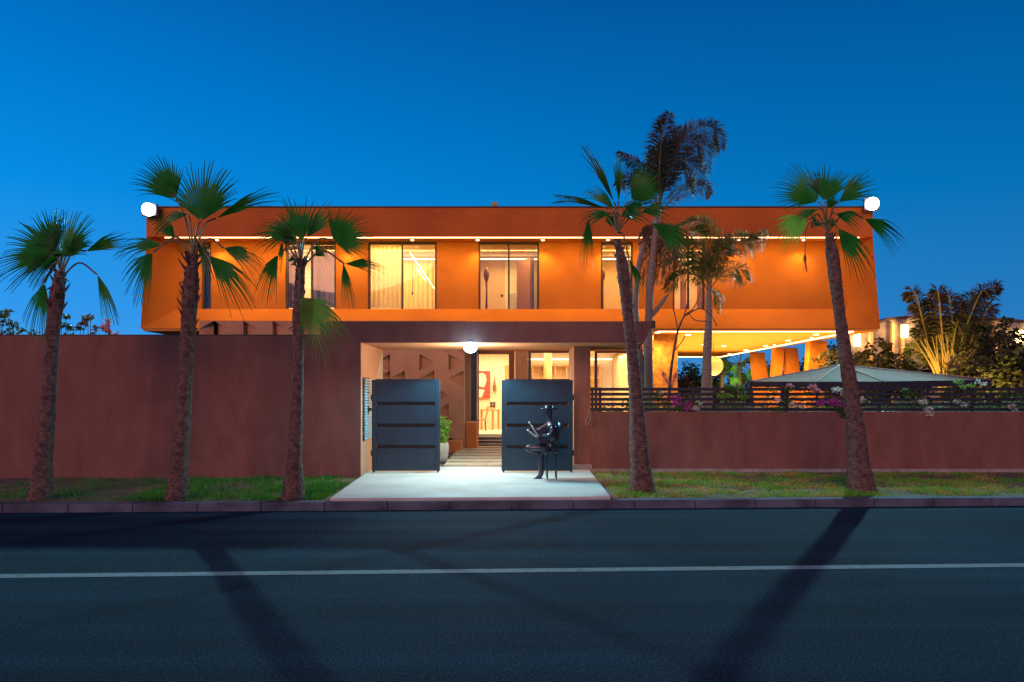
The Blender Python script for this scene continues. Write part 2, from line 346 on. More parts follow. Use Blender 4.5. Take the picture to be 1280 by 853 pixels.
cb = MB().tube(smoothline([P(923.5, 513, 14.99), P(924, 525, 14.985), P(926, 536, 14.985), P(924.5, 541, 14.985)], 5), .010, 6)
tag(cb.build('hanging_vine_stem', 'twig', smooth=True), 'bare brown vine stem hanging down the low terracotta wall', 'vine')

# gates
def gate(x0, x1, label, hinge_left):
    r = empty('metal_gate', ((x0+x1)/2, 14.4, .2), label, 'gate', 'gate leaves of the driveway')
    z0, z1 = .235, 2.15; H = z1-z0
    body = MB(); cuts = [z0]+[z1-H*q for q in (.735, .50, .262)]+[z1]
    for i in range(4):
        a = cuts[i]+(.036 if i else 0); b = cuts[i+1]-(.036 if i < 3 else 0)
        body.box(x0+.10, x1-.10, 14.385, 14.415, a, b)
    body.build('panel', 'gate', r, bevel=.004)
    fr = MB(); fr.box(x0, x0+.099, 14.38, 14.43, z0, z1); fr.box(x1-.099, x1, 14.38, 14.43, z0, z1); fr.box(x0+.07, x1-.07, 14.38, 14.42, z1+.002, z1+.02)
    fr.build('frame', 'gate', r, bevel=.004)
    sl = MB()
    for q in (.735, .50, .262): z = z1-H*q; sl.box(x0+.101, x1-.101, 14.425, 14.44, z-.06, z+.06)
    sl.build('slot_backing', 'black', r)
    hx = x0 if hinge_left else x1; s = -1 if hinge_left else 1
    for z in (.55, 1.72): MB().tube([(hx+s*.012, 14.40, z), (hx+s*.012, 14.40, z+.12)], .012, 8).build('hinge', 'black', r)
    for xx in (x0+.04, x1-.04): MB().tube([(xx, 14.40, .203), (xx, 14.40, .236)], .02, 8).build('foot', 'black', r)
    return r
gl_ = gate(P(465, 0, 14.4).x, P(550, 0, 14.4).x, 'dark slotted metal gate leaf beside the louvred side wall', True)
gate(P(627, 0, 14.4).x, P(716, 0, 14.4).x, 'dark slotted metal gate leaf behind the seated black statue', False)
br = MB().box(-3.068, -2.96, 14.36, 14.40, 1.50, 1.56).box(-3.068, -3.02, 14.35, 14.41, 1.44, 1.60); br.build('latch_bracket', 'black', gl_)

# gate lamp under the canopy edge
lp = P(588, 435, 13.90)
gle = empty('globe_lamp', lp, 'glowing white globe lamp at the front edge of gateway canopy', 'lamp')
MB().ball(lp, (.135, .10, .105), 20, 12).build('globe', 'globe', gle, smooth=True)
MB().box(lp.x-.06, lp.x+.06, YL-.03, YL+.03, cz0-.03, cz0+.02).build('bracket', 'metalgrey', gle)
light('globe_lamp_light', 'SPOT', lp+Vector((0, -.16, -.10)), 400, (.28, .84, 1), .12, (R(-18), 0, 0), 164, .25)
light('globe_lamp_glow', 'POINT', lp+Vector((0, -.22, .05)), 7, (.06, .50, 1), .12)
light('portal_fill_light', 'POINT', lp+Vector((.02, .55, -.28)), 190, (1, .70, .45), .10)  # added warm fill light without a fixture, brightens the portal lining

# ------------------------------------------------------------------ patterned garden wall (the plane behind the portal)
YP = 20.0
pw = empty('patterned_wall', (-5, YP, .1), 'pinkish wall with raised triangle pattern behind the driveway gate', 'wall')
MB().box(-9.17, -1.425, YP+.245, YP+.30, 0, 3.98).build('wall_face', 'portal', pw)
MB().box(-1.423, -1.40, YP, YP+.301, 0, 3.98).build('wall_edge', 'portal', pw)
MB().box(-1.65, -1.402, YP+.302, 23.3, 0, 3.98).build('return_wall', 'wall', pw)
MB().box(-9.17, -8.92, YP+.302, 24.5, 0, 3.98).build('return_wall', 'wall', pw)
tr = MB(); random.seed(11)
cw, chh = .43, .485
dp_ = .24
for i in range(18):
    for j in range(8):
        x0 = -9.165+i*cw; x1 = x0+cw; z0 = .10+j*chh; z1 = z0+chh; zm = (z0+z1)/2; Y0, Y1 = YP, YP+dp_
        if random.random() > .62: tr.add([(x0, Y0, z0), (x1, Y0, z0), (x1, Y0, z1), (x0, Y0, z1)], [(0, 1, 2, 3)]); continue
        if random.random() < .5:   # upright edge on the left, point to the right
            tr.add([(x0, Y0, z0), (x1, Y0, z0), (x1, Y0, zm), (x1, Y0, z1), (x0, Y0, z1), (x0, Y1, z0), (x0, Y1, z1)], [(0, 1, 2), (2, 3, 4), (5, 2, 6), (0, 5, 6, 4), (0, 2, 5), (4, 6, 2)])
        else:
            tr.add([(x1, Y0, z0), (x0, Y0, z0), (x0, Y0, zm), (x0, Y0, z1), (x1, Y0, z1), (x1, Y1, z0), (x1, Y1, z1)], [(2, 1, 0), (4, 3, 2), (6, 2, 5), (4, 6, 5, 0), (5, 2, 0), (2, 6, 4)])
tr.build('triangle_relief', 'portal', pw)
struct(MB().box(-60, -9.3, 20.0, 20.2, 0, 2.2).build('inner_wall', 'wall'))

# ------------------------------------------------------------------ the house
YF, YB = 24.0, 25.0
H = empty('villa', (0, YF, 0), 'wide orange flat-roofed villa with floating lit upper storey', 'building')
def hx(u, Y): return (u-640)*Y/F
ZT = P(0, 260, YF).z; ZS = 7.35; ZB = P(0, 411, YF).z; ZI = 4.93
xL0t, xL0b, xLi = hx(183, YF), hx(176, YF), hx(221, YB)
xR0t, xR0b, xRi = hx(1091, YF), hx(1100, YF), hx(1059, YB)
MB().hexa([(xL0t, YF, ZS), (xR0t, YF, ZS), (xR0t, YF+.3, ZS), (xL0t, YF+.3, ZS), (xL0t, YF, ZT), (xR0t, YF, ZT), (xR0t, YF+.3, ZT), (xL0t, YF+.3, ZT)]).build('fascia', 'house_fascia', H)
cp = MB().box(xL0t-.02, xR0t+.02, YF-.03, YF+.34, ZT+.002, ZT+.05); cp.build('roof_coping', 'cap', H)
MB().box(xL0t+.1, xR0t-.1, YF+.302, 42, 7.62, 8.2).build('roof', 'house_fascia', H)
MB().add([(xLi-.3, YF+.302, ZS), (xRi+.3, YF+.302, ZS), (xRi+.3, YB+.3, ZS+.06), (xLi-.3, YB+.3, ZS+.06), (xLi-.3, YF+.302, ZS+.2), (xRi+.3, YF+.302, ZS+.2), (xRi+.3, YB+.3, ZS+.2), (xLi-.3, YB+.3, ZS+.2)],
         [(3, 2, 1, 0), (4, 5, 6, 7), (0, 1, 5, 4), (1, 2, 6, 5), (2, 3, 7, 6), (3, 0, 4, 7)]).build('recess_soffit', 'soffit', H)
# splayed side cheeks
def cheek(xt, xb, xi, s):
    MB().add([(xb, YF, ZB), (xt, YF, ZS), (xi, YB, ZI), (xi, YB, ZS+.05), (xb, YB+.3, ZB), (xt, YB+.3, ZS), (xi+s*.15, YB+.3, ZS), (xi+s*.15, YB+.3, ZI)],
             [(0, 2, 3, 1) if s > 0 else (0, 1, 3, 2), (0, 1, 5, 4) if s > 0 else (0, 4, 5, 1), (1, 3, 6, 5), (2, 7, 6, 3), (0, 4, 7, 2)]).build('splayed_cheek', 'house', H)
cheek(xL0t, xL0b, xLi, -1); cheek(xR0t, xR0b, xRi, 1)
MB().add([(xL0b, YF, ZB), (xR0b, YF, ZB), (xRi, YB, ZI), (xLi, YB, ZI), (xL0b, YB+.3, ZB), (xR0b, YB+.3, ZB), (xRi, YB+.3, ZI), (xLi, YB+.3, ZI)],
         [(0, 1, 2, 3), (3, 2, 6, 7), (0, 4, 5, 1)]).build('sloping_sill', 'house', H)
for xo, xt, xi in ((xL0b+.05, xL0t+.05, xL0t+.45), (xR0b-.05, xR0t-.05, xR0t-.45)):
    MB().hexa([(xo, YB+.302, ZB+.002), (xi, YB+.302, ZB+.002), (xi, 42, ZB+.002), (xo, 42, ZB+.002), (xt, YB+.302, ZS), (xi, YB+.302, ZS), (xi, 42, ZS), (xt, 42, ZS)]).build('side_wall', 'house', H)
MB().box(xL0b+.3, xR0b-.3, 41.7, 42, ZB, ZT).build('rear_wall', 'house', H)
# windows of the recess: (u0, u1, mullion)
WIN = [(252, 264, None), (357, 420, 389), (460, 546, 502.5), (598, 674, 636), (751, 791, None), (841, 881, 861)]
edges = [xLi]+[hx(q, YB) for w_ in WIN for q in w_[:2]]+[xRi]
for i in range(0, len(edges), 2): MB().box(edges[i], edges[i+1], YB, YB+.25, ZI, ZS+.06).build('recess_wall', 'house', H)
zt = ZS+.045
for (a, b, mu_) in WIN:
    x0, x1 = hx(a, YB), hx(b, YB); wt = .075
    fo = MB(); fo.box(x0+.002, x0+wt, YB+.06, YB+.16, ZI+.003, zt); fo.box(x1-wt, x1-.002, YB+.06, YB+.16, ZI+.003, zt)
    fo.box(x0+wt+.001, x1-wt-.001, YB+.07, YB+.15, zt-.09, zt-.003)
    if mu_: xm = hx(mu_, YB); fo.box(xm-.035, xm+.035, YB+.075, YB+.145, ZI+.003, zt-.092)
    o = fo.build('window', 'frame', H, bevel=.004)
    MB().box(x0+wt+.001, x1-wt-.001, YB+.108, YB+.114, ZI+.003, zt-.093).build('pane', 'glass', o)
# rooms upstairs
rm = MB(); rm.box(xLi, xRi, 28.4, 28.55, 4.9, 7.42); rm.build('room_wall', 'tan', H)
for q in (232, 310, 440, 572, 712, 815, 930): MB().box(hx(q, YB)-.06, hx(q, YB)+.06, YB+.26, 28.39, 4.94, 7.40).build('partition_wall', 'cream', H)
MB().box(xLi, xRi, YB+.302, 28.39, 4.80, 4.935).build('room_floor', 'wood', H)
MB().box(xLi, xRi, YB+.304, 28.39, 7.42, 7.50).build('room_ceiling', 'cream', H)
for a, b in ((357, 420), (460, 546), (598, 674), (745, 800), (835, 885)): MB().box(hx(a, 27)-.1, hx(b, 27)+.1, 27.6, 27.68, 7.25, 7.29).build('ceiling_strip_light', 'cove', H)
# led strip under the fascia and downlights
MB().box(xLi+.05, xRi-.05, YF+.03, YF+.09, ZS-.028, ZS-.003).build('led_strip', 'led', H)
du = [271+81.5*i for i in range(10)]
for u in du:
    x = hx(u, 24.55); MB().tube([(x, 24.55, ZS+.018), (x, 24.55, ZS-.008)], .055, 16).build('downlight', 'down', H)
    light('downlight_beam', 'SPOT', (x, 24.55, ZS-.03), 115, (1, .50, .11), .06, (R(9), 0, 0), 105, .7)
light('led_strip_light', 'AREA', (0, YF+.15, ZS-.06), 240, (1, .50, .10), 23.2, (R(16), 0, 0), sizey=.06)
# underside of the upper floor and its LED outline
MB().box(xL0b+.06, xR0b-.06, YF+.04, 41.69, ZB-.08, ZB-.004).build('overhang_soffit', 'soffit', H)
e1 = MB(); e1.box(5.15, 12.05, YF+.06, YF+.12, ZB-.115, ZB-.082); e1.build('led_strip', 'led', H)
MB().hexa([(12.00, YF+.2, ZB-.12), (12.10, YF+.2, ZB-.12), (12.75, 41.5, ZB-.12), (12.65, 41.5, ZB-.12), (12.00, YF+.2, ZB-.082), (12.10, YF+.2, ZB-.082), (12.75, 41.5, ZB-.082), (12.65, 41.5, ZB-.082)]).build('led_strip', 'led', H)
MB().box(6.2, 12.6, 41.4, 41.46, ZB-.12, ZB-.082).build('led_strip', 'led', H)
for (u, v_) in ((860, 419), (1020, 418.5), (985, 426), (957, 432.5), (932, 438), (912, 443), (880, 431), (905, 433), (833, 419.5), (822, 416)):  # those over the stone pier are added to brighten it
    Y = (ZB-.09-EYE)*F/(HZ-v_); x = hx(u, Y)
    MB().tube([(x, Y, ZB-.082), (x, Y, ZB-.10)], .10, 16).build('downlight', 'down', H)
    light('terrace_beam', 'SPOT', (x, Y, ZB-.13), 520, (1, .55, .12), .08, (0, 0, 0), 168, .7)
for x, Y in ((11.8, 26.9), (12.0, 31.2), (12.2, 35.3)):  # extra downlights, added before the columns to brighten them
    MB().tube([(x, Y, ZB-.082), (x, Y, ZB-.10)], .055, 16).build('downlight', 'down', H); light('terrace_beam', 'SPOT', (x, Y, ZB-.13), 420, (1, .56, .14), .08, (R(22), 0, 0), 150, .8)
light('terrace_led_light', 'AREA', (9.0, 30, 3.2), 800, (1, .52, .11), 6, (R(180), 0, 0), sizey=12)
x = hx(236, 24.6); MB().tube([(x, 24.6, ZB-.082), (x, 24.6, ZB-.10)], .10, 16).build('downlight', 'down', H)
light('corner_beam', 'SPOT', (x, 24.6, ZB-.13), 60, (1, .5, .15), .08, (0, 0, 0), 150, .7)
# ground storey
G = 24.6; gz = 3.37
def bx(u0, u1, v0=None, v1=None): return hx(u0, G), hx(u1, G)
MB().box(-9.2, 5.1, G, G+.2, gz, ZB-.085).build('lintel_wall', 'house', H)
MB().box(-9.2, -1.66, G, G+.2, .2, gz-.002).build('ground_wall', 'wall', H)
MB().box(-1.645, -1.245, G-.5, G-.02, .37, 3.95).build('stone_pillar', 'stone', H)
MB().box(hx(813, 25.4), hx(847, 25.4), 25.4, 30, .1, ZB-.085).build('stone_clad_pier', 'stone_orange', H)
x0, x1 = hx(597, G), hx(643, G)
dr = MB(); dr.box(x0, x0+.045, G-.02, G+.16, .37, gz-.003); dr.box(x1-.20, x1, G-.02, G+.16, .37, gz-.003); dr.box(x0+.046, x1-.201, G-.02, G+.16, gz-.11, gz-.003)
dr.build('door_frame', 'wood', H)
MB().box(hx(644, G), hx(660, G), G, G+.35, .37, gz-.003).build('timber_column', 'lightwood', H)
wf = MB()
for u in (662, 713, 745, 797): xx = hx(u, G); wf.box(xx-.05, xx+.05, G+.02, G+.12, .37, gz-.003)
wf.box(hx(663.8, G), hx(711.2, G), G+.02, G+.10, gz-.07, gz-.004); wf.box(hx(746.9, G), hx(795.1, G), G+.02, G+.10, gz-.07, gz-.004)
o = wf.build('window', 'frame', H)
MB().box(hx(663.8, G), hx(711.2, G), G+.055, G+.061, .40, gz-.072).box(hx(746.9, G), hx(795.1, G), G+.055, G+.061, .40, gz-.072).build('pane', 'glass', o)
# ground rooms
MB().box(-1.9, 5.05, G+.2, 31, .28, .368).build('hall_floor', 'cream', H)
MB().box(-1.9, 5.05, G+.21, 31, 3.55, 3.6).build('hall_ceiling', 'cream', H)
hw = MB(); hw.box(-1.9, -1.78, G+.21, 31, .37, 3.55); hw.box(-1.9, 5.05, 31, 31.1, .37, 3.55); hw.box(-1.77, .06, 28.4, 28.5, .37, 3.55); hw.box(5.0, 5.08, G+.21, 31, .37, 3.55)
hw.build('hall_wall', 'cream', H)
MB().box(-.30, -.01, 28.36, 28.398, .37, P(0, 457, 28.3).z).build('cupboard_front', 'lightwood', H)
MB().box(hx(796.9, G), hx(799.5, G), G+.2, 30.9, .37, 3.5).build('hall_partition', 'tan', H)
MB().box(.2, 5.0, 30.8, 30.88, 3.34, 3.40).build('cove_strip', 'cove', H)
sh = MB()
zsh = P(0, 456, 30.6).z; sh.box(.9, 4.0, 30.4, 30.45, zsh-.06, zsh)
sh.box(.9, 4.0, 30.4, 30.45, zsh-.62, zsh-.56)
for i in range(7): sh.box(.9+i*.5, .96+i*.5, 30.455, 30.8, .37, zsh)
sh.box(.9, 4.0, 30.81, 30.85, .37, zsh-.06)
sh.build('shelving_unit', 'lightwood', H)
cz = MB().tube([(hx(685, 28), 28, .37), (hx(685, 28), 28, 3.53)], .16, 20); cz.build('round_column', 'lightwood', H, smooth=True)
light('hall_light', 'AREA', (2.4, 28, 3.5), 380, (1, .74, .40), 3.2, sizey=3.5)
light('entrance_light', 'AREA', (-.9, 26.4, 3.5), 170, (1, .80, .52), 1.4, sizey=2)
light('lounge_light', 'AREA', (4.6, 27.5, 3.4), 110, (1, .76, .42), .6, sizey=3)
RC = {252: 50, 357: 280, 460: 240, 598: 150, 751: 120, 841: 190}
for (a, b, _) in WIN:
    light('room_light', 'AREA', (hx((a+b)/2, 26.6), 26.6, 7.38), RC[a], (1, .64, .24) if a != 357 else (1, .74, .46), max(.5, hx(b, 25)-hx(a, 25)), sizey=1.6)
# roof box
o = MB().box(hx(614, YF), hx(622, YF), YF-.02, YF+.2, ZT+.052, ZT+.20); o.box(hx(616, YF), hx(620, YF), YF-.04, YF-.021, ZT+.09, ZT+.15)
tag(o.build('roof_sensor_box', mat('sand_plastic', (.60, .42, .14), .6, (.5, .35, .12), 9), bevel=.01), 'small square sand coloured box on the parapet edge', 'box')
# V-shaped concrete fins that carry the terrace corner
def fin(pts, Y, cut=None):
    q = [P(u, v_, Y) for u, v_ in pts]; th = .5
    b = MB().prism([(a.x, a.z) for a in q], Y, Y+th); b.build('splayed_column', 'house', H)
def finw(top, x0t, x1t, x0b, x1b, Y):
    zt_ = ZB-.085; b = MB().prism([(hx(x0t, Y), zt_), (hx(x1t, Y), zt_), (hx(x1b, Y), .1), (hx(x0b, Y), .1)], Y, Y+.45); b.build('splayed_column', 'house', H)
finw(0, 940, 955.5, 949, 969, 37)
finw(0, 969, 981, 962, 971, 33); finw(0, 981.3, 997, 991, 1007, 33.02)
finw(0, 1013, 1034, 1004, 1030, 28.6)
struct(MB().box(5.98, 13.5, 24.2, 42, .161, .30).build('terrace', 'stone'))

# things in and on the house
def curtain(u0, u1, Y, m, label, n=26, v0=306, v1=385):
    a = hx(u0, Y); b = hx(u1, Y); z0 = P(0, v1, Y).z; z1 = P(0, v0, Y).z; z0 = max(z0, 4.95); z1 = min(z1, 7.38)
    c = MB(); N_ = n*6; vs = []
    for i in range(N_+1):
        t = i/N_; x = a+(b-a)*t; y = Y+.05*math.sin(t*n*math.pi)+.015*math.sin(t*n*2.7); vs += [(x, y, z0), (x, y, z1)]
    c.add(vs, [(2*i, 2*i+2, 2*i+3, 2*i+1) for i in range(N_)])
    o = c.build('curtain', m, smooth=True, origin=(a, Y, z0)); return tag(o, label, 'curtain', 'curtains in the upper windows')
curtain(253, 267, 25.6, 'grey_curtain', 'grey curtain in the narrow window near villa end', 6)
curtain(358, 378, 25.6, 'grey_curtain', 'pale grey curtain behind the trunk of palm by wall', 8)
curtain(391, 425, 25.6, 'grey_curtain', 'beige curtain in the second upper window beside mullion', 10)
curtain(462, 504, 25.7, 'curtain', 'glowing yellow sheer curtain beside the pendant light stick', 14)
curtain(504, 547, 27.9, 'curtain', 'yellow sheer curtain behind the slanting light bar', 14, 316, 390)
# slanting light bar and drop cord
a = P(513, 317, 26.6); b = P(543, 361, 26.6)
pl = empty('pendant_light_bar', a, 'thin slanting glowing light bar inside upper window', 'lamp')
MB().tube([a, b], .022, 8).build('light_tube', 'cove', pl)
MB().tube([P(520, 335, 26.65), P(532, 351, 26.65)], .018, 8).build('light_tube', 'cove', pl)
MB().tube([P(515.5, 305, 26.7), P(515.5, 365, 26.7)], .012, 6).tube([P(515.5, 365, 26.7), P(515.5, 369, 26.7)], .03, 8).build('cord', 'frame', pl)
o = MB().ball(P(495.5, 340, 26.2), .085, 12, 8).build('globe', 'down', None, smooth=True, origin=P(495.5, 340, 26.2)); o.name = 'round_room_lamp'
tag(o, 'small round lamp glowing behind the yellow sheer curtain', 'lamp')
def spoon(u, Y, label, vt=334, vb=386):
    a = P(u, vt, Y); o = MB(); z0 = max(P(u, vb, Y).z, 4.94)
    L_ = a.z-z0; o.tube([(a.x, Y, z0), (a.x+.01, Y, z0+L_*.45), (a.x, Y, z0+L_*.66)], [.045, .03, .05], 8)
    o.tube([(a.x, Y, z0+L_*.66), (a.x, Y, z0+L_*.74), (a.x, Y, z0+L_*.84), (a.x, Y, z0+L_*.93), (a.x, Y, z0+L_)], [.05, .10, .115, .075, .01], 12)
    o.box(a.x-.1, a.x+.1, Y-.1, Y+.1, 4.937, 4.96)
    return tag(o.build('carved_spear', 'wood', smooth=True, origin=(a.x, Y, 4.937)), label, 'sculpture', 'tall carved spears upstairs')
spoon(608, 26.2, 'carved wooden spear standing in window with the open door')
spoon(753, 26.2, 'carved wooden spear at the edge of the window behind palm')
# half-open door inside window 3
dY = 28.3
MB().box(hx(642, dY)-.35, hx(668, dY)+.1, 28.39, 28.398, 4.94, P(0, 318, dY).z).build('doorway', 'cream', H)
a = P(646, 322, 27.7); b = P(663, 318, 27.0)
MB().hexa([(a.x, 27.7, 4.94), (b.x, 27.0, 4.94), (b.x+.05, 27.05, 4.94), (a.x+.05, 27.75, 4.94), (a.x, 27.7, 7.2), (b.x, 27.0, 7.2), (b.x+.05, 27.05, 7.2), (a.x+.05, 27.75, 7.2)]).build('inner_door', 'wood', H)
MB().box(b.x+.06, b.x+.14, 27.0, 27.12, 4.94, 7.2).build('inner_door_jamb', 'frame', H)
MB().box(hx(626, 28.3), hx(629, 28.3), 28.38, 28.398, P(0, 371, 28.3).z, P(0, 368, 28.3).z).build('light_switch', 'frame', H)
MB().box(hx(637, 27.9), hx(645, 27.9), 27.7, 28.1, 4.94, P(0, 368, 27.9).z).build('bedside_unit', 'pot', H)
MB().box(hx(850, 27), hx(857, 27), 26.9, 27, 4.94, 7.3).build('inner_panel', 'wood', H)
MB().box(hx(871, 27), hx(876, 27), 26.9, 27, 4.94, 7.3).build('inner_panel', 'wood', H)

# entrance things
Yp = 28.3
pt = empty('abstract_painting', P(605, 481, Yp), 'red and cream abstract painting on the entrance hall wall', 'painting')
a = P(597, 498, Yp); b = P(612.5, 464, Yp)
MB().box(a.x, b.x, Yp, Yp+.06, a.z, b.z).build('canvas', 'red', pt)
w_, h_ = b.x-a.x, b.z-a.z
MB().prism([(a.x+w_*p_, a.z+h_*q_) for p_, q_ in ((.02, .46), (.50, .40), (.66, .52), (.72, .70), (.62, .86), (.38, .93), (.02, .90))], Yp-.006, Yp-.001).build('painted_shape', 'painting_cream', pt)
MB().prism([(a.x+w_*p_, a.z+h_*q_) for p_, q_ in ((.02, .04), (.34, .03), (.56, .30), (.02, .34))], Yp-.006, Yp-.001).build('painted_shape', 'painting_cream', pt)
MB().prism([(a.x+w_*p_, a.z+h_*q_) for p_, q_ in ((.0, .345), (.52, .315), (.50, .385), (.0, .445))], Yp-.007, Yp-.001).tube(smoothline([(a.x+w_*.2, Yp-.008, b.z-h_*.12), (a.x+w_*.45, Yp-.008, b.z-h_*.25), (a.x+w_*.62, Yp-.008, b.z-h_*.5)], 4), .008, 6).build('painted_stroke', 'wood', pt)
q = P(618, 470, Yp); o = MB()
o.tube([(q.x, Yp-.05, P(0, 489, Yp).z), (q.x, Yp-.05, P(0, 484, Yp).z), (q.x, Yp-.05, P(0, 478, Yp).z), (q.x, Yp-.05, q.z)], [.06, .085, .04, .006], 10)
o.box(q.x-.05, q.x+.05, Yp-.08, Yp, P(0, 489.5, Yp).z, P(0, 488, Yp).z)
tag(o.build('carved_wall_ornament', 'wood', origin=(q.x, Yp, q.z)), 'slender carved wooden ornament on wall beside the red painting', 'ornament')
o = MB()
for du_ in (614, 617.6):
    for dv in (504, 508): c2 = P(du_, dv, Yp); o.box(c2.x-.045, c2.x+.045, Yp+.03, Yp+.09, c2.z-.045, c2.z+.045)
tag(o.build('wall_switch_plate', 'frame', origin=P(616, 506, Yp)), 'four dark square switches on the entrance hall wall', 'switch')
cn = empty('console_table', (P(616, 0, 27.6).x, 27.6, .37), 'slim wooden console table under the wall switches', 'table')
zt_ = P(0, 512, 27.6).z
MB().box(hx(600, 27.6), hx(625, 27.6), 27.4, 27.8, zt_-.05, zt_).build('tabletop', 'lightwood', cn)
for u in (602, 616, 623): MB().box(hx(u, 27.6)-.04, hx(u, 27.6)+.04, 27.5, 27.7, .37, zt_-.051).build('leg', 'lightwood', cn)
ch = empty('dining_chair', (hx(604, 26.8), 26.8, .37), 'curved upholstered chair in front of console table', 'chair')
cx = hx(602, 26.8); zs = .37+.47
MB().box(cx-.3, cx+.16, 26.6, 27.0, zs-.07, zs).build('seat', 'cloth_red', ch, bevel=.02)
MB().prism([(cx+.12, zs-.02), (cx+.18, zs-.02), (cx+.30, zs+.5), (cx+.22, zs+.5)], 26.6, 27.0).build('backrest', 'cloth_red', ch, bevel=.02)
for dx in (-.24, .14):
    for yy in (26.64, 26.96): MB().tube([(cx+dx, yy, zs-.071), (cx+dx*1.15, yy, .37)], [.022, .014], 8).build('leg', 'frame', ch)

# paper lantern on the terrace
lc = P(892, 457.5, 30)
ln = empty('paper_lantern', lc, 'round glowing paper lantern hanging over the terrace', 'lamp')
sh = MB(); Rr = .40; mm_ = 24
vs = []; nn = 28
prof = [(Rr*math.sin(math.pi*(i+.6)/(mm_+1.2))*(1+.02*(i % 2)), Rr*1.05*math.cos(math.pi*(i+.6)/(mm_+1.2))) for i in range(mm_+1)]
for (r_, z_) in prof:
    for j in range(nn): w_ = 2*math.pi*j/nn; vs.append((lc.x+r_*math.cos(w_), lc.y+r_*math.sin(w_), lc.z+z_))
sh.add(vs, [(i*nn+j, i*nn+(j+1) % nn, (i+1)*nn+(j+1) % nn, (i+1)*nn+j) for i in range(mm_) for j in range(nn)])
sh.build('paper_shade', mat('lantern_paper', (.9, .6, .25), .8, emit=(1, .50, .12), es=.9), ln)
MB().tube([lc+Vector((0, 0, .4)), (lc.x, lc.y, ZB-.09)], .01, 6).build('cord', 'frame', ln)
MB().tube([lc+Vector((0, 0, .38)), lc+Vector((0, 0, .43))], .08, 12).build('collar', 'frame', ln)

# floodlights on the roof corners
def flood(u, v_, label, aim, e):
    p0 = P(u, v_, YF-.35)
    r = empty('floodlight', p0, label, 'floodlight', 'roof corner floodlights')
    MB().tube([p0+Vector((0, .02, 0)), p0+Vector((0, -.05, -.015))], .22, 20).build('lens', 'flood', r)
    MB().box(p0.x-.26, p0.x+.26, p0.y+.022, p0.y+.14, p0.z-.22, p0.z+.22).build('housing', 'metalgrey', r, bevel=.02)
    xx = max(min(p0.x, xR0t-.06), xL0t+.06)
    MB().tube([p0+Vector((0, .141, 0)), (xx, p0.y+.30, p0.z-.05), (xx, YF+.1, ZT+.05), (xx, YF+.1, ZT+.0)], .03, 8).build('bracket', 'metalgrey', r)
    d = (Vector(aim)-p0).normalized()
    l = light('floodlight_beam', 'SPOT', p0+Vector((0, -.18, -.03)), e, (.34, .88, 1), .16, None, 150, .5)
    l.data.spot_size = R(104); l.rotation_euler = d.to_track_quat('-Z', 'Y').to_euler(); return r
flood(186, 262, 'glaring white floodlight on the roof corner above leaning palm leaf', (-2.5, 3.5, 0), 6000)
flood(1090, 255, 'glaring white floodlight on the roof corner beside rightmost palm', (2.5, 3.5, 0), 6800)

# ------------------------------------------------------------------ plants: builders
def ang(d): return Vector((math.cos(R(d)), 0, math.sin(R(d))))
def fan(hub, axis, rad, spread, roll, lean, rnd, droop=.18):
    """a pleated fan leaf: many ribs joined to mid length, split and drooping tips"""
    b = MB(); a = ang(axis); a = (a+Vector((0, lean, 0))).normalized()
    s0 = Vector((0, 1, 0)).cross(a).normalized(); nrm = a.cross(s0).normalized()
    side = s0*math.cos(R(roll))+nrm*math.sin(R(roll)); nn_ = a.cross(side)
    n = max(14, int(spread/3.6)); dth = R(spread)/n
    for i in range(n):
        th = -R(spread)/2+(i+.5)*dth; q = abs(2*(i+.5)/n-1)
        ln = rad*(1-.24*q*q)*rnd.uniform(.84, 1.08); d = a*math.cos(th)+side*math.sin(th); pe = nn_.cross(d)*-1
        d = (d+nn_*(.16*math.cos(2*th)-.05)).normalized(); dr = droop*rnd.uniform(.7, 1.5)
        tw = rnd.uniform(-.05, .05); rows = []
        for r_, wd in ((.04, 1), (.28, 1.02), (.54, 1.0), (.72, .56), (.88, .28), (1.0, .03)):
            c = hub+d*ln*r_+Vector((0, 0, -1))*dr*rad*max(0, r_-.45)**2*2.0+pe*ln*tw*max(0, r_-.6)
            hw_ = ln*min(r_, .56)*math.tan(dth/2)*wd*1.04+.0005
            lift = nn_*ln*.012*(1 if r_ > .1 else 0)
            rows.append((c-pe*hw_, c+lift, c+pe*hw_))
        vs = [p for r3 in rows for p in r3]
        fs = []
        for j in range(len(rows)-1):
            fs += [(3*j, 3*j+1, 3*j+4, 3*j+3), (3*j+1, 3*j+2, 3*j+5, 3*j+4)]
        b.add(vs, fs)
    return b
def trunk(root, spec, Y, flare=0, name='trunk', m='trunk', rings=True, seed=1):
    rnd = random.Random(seed)
    pts = [P(u, v_, Y) for u, v_, w_ in spec]; rad = [w_*Y/F/2*(.90 if name == 'trunk' else 1) for u, v_, w_ in spec]
    fine = smoothline(pts, 14); fr_ = []
    for i in range(len(fine)):
        t = min(i/14, len(rad)-1.0001); k = int(t); f_ = t-k; f_ = f_*f_*(3-2*f_)
        r_ = rad[k]*(1-f_)+rad[min(k+1, len(rad)-1)]*f_; fr_.append(r_*(1+(rnd.uniform(-.04, .04) if rings else 0)+(.035 if i % 2 else 0)))
    b = MB().tube(fine, fr_, 16); 
    for i in range(len(b.v)):
        x, y, z = b.v[i]; b.v[i] = (x+rnd.uniform(-.004, .004), y+rnd.uniform(-.004, .004), z+rnd.uniform(-.006, .006))
    b.build(name, m, root, smooth=True); return fine, fr_
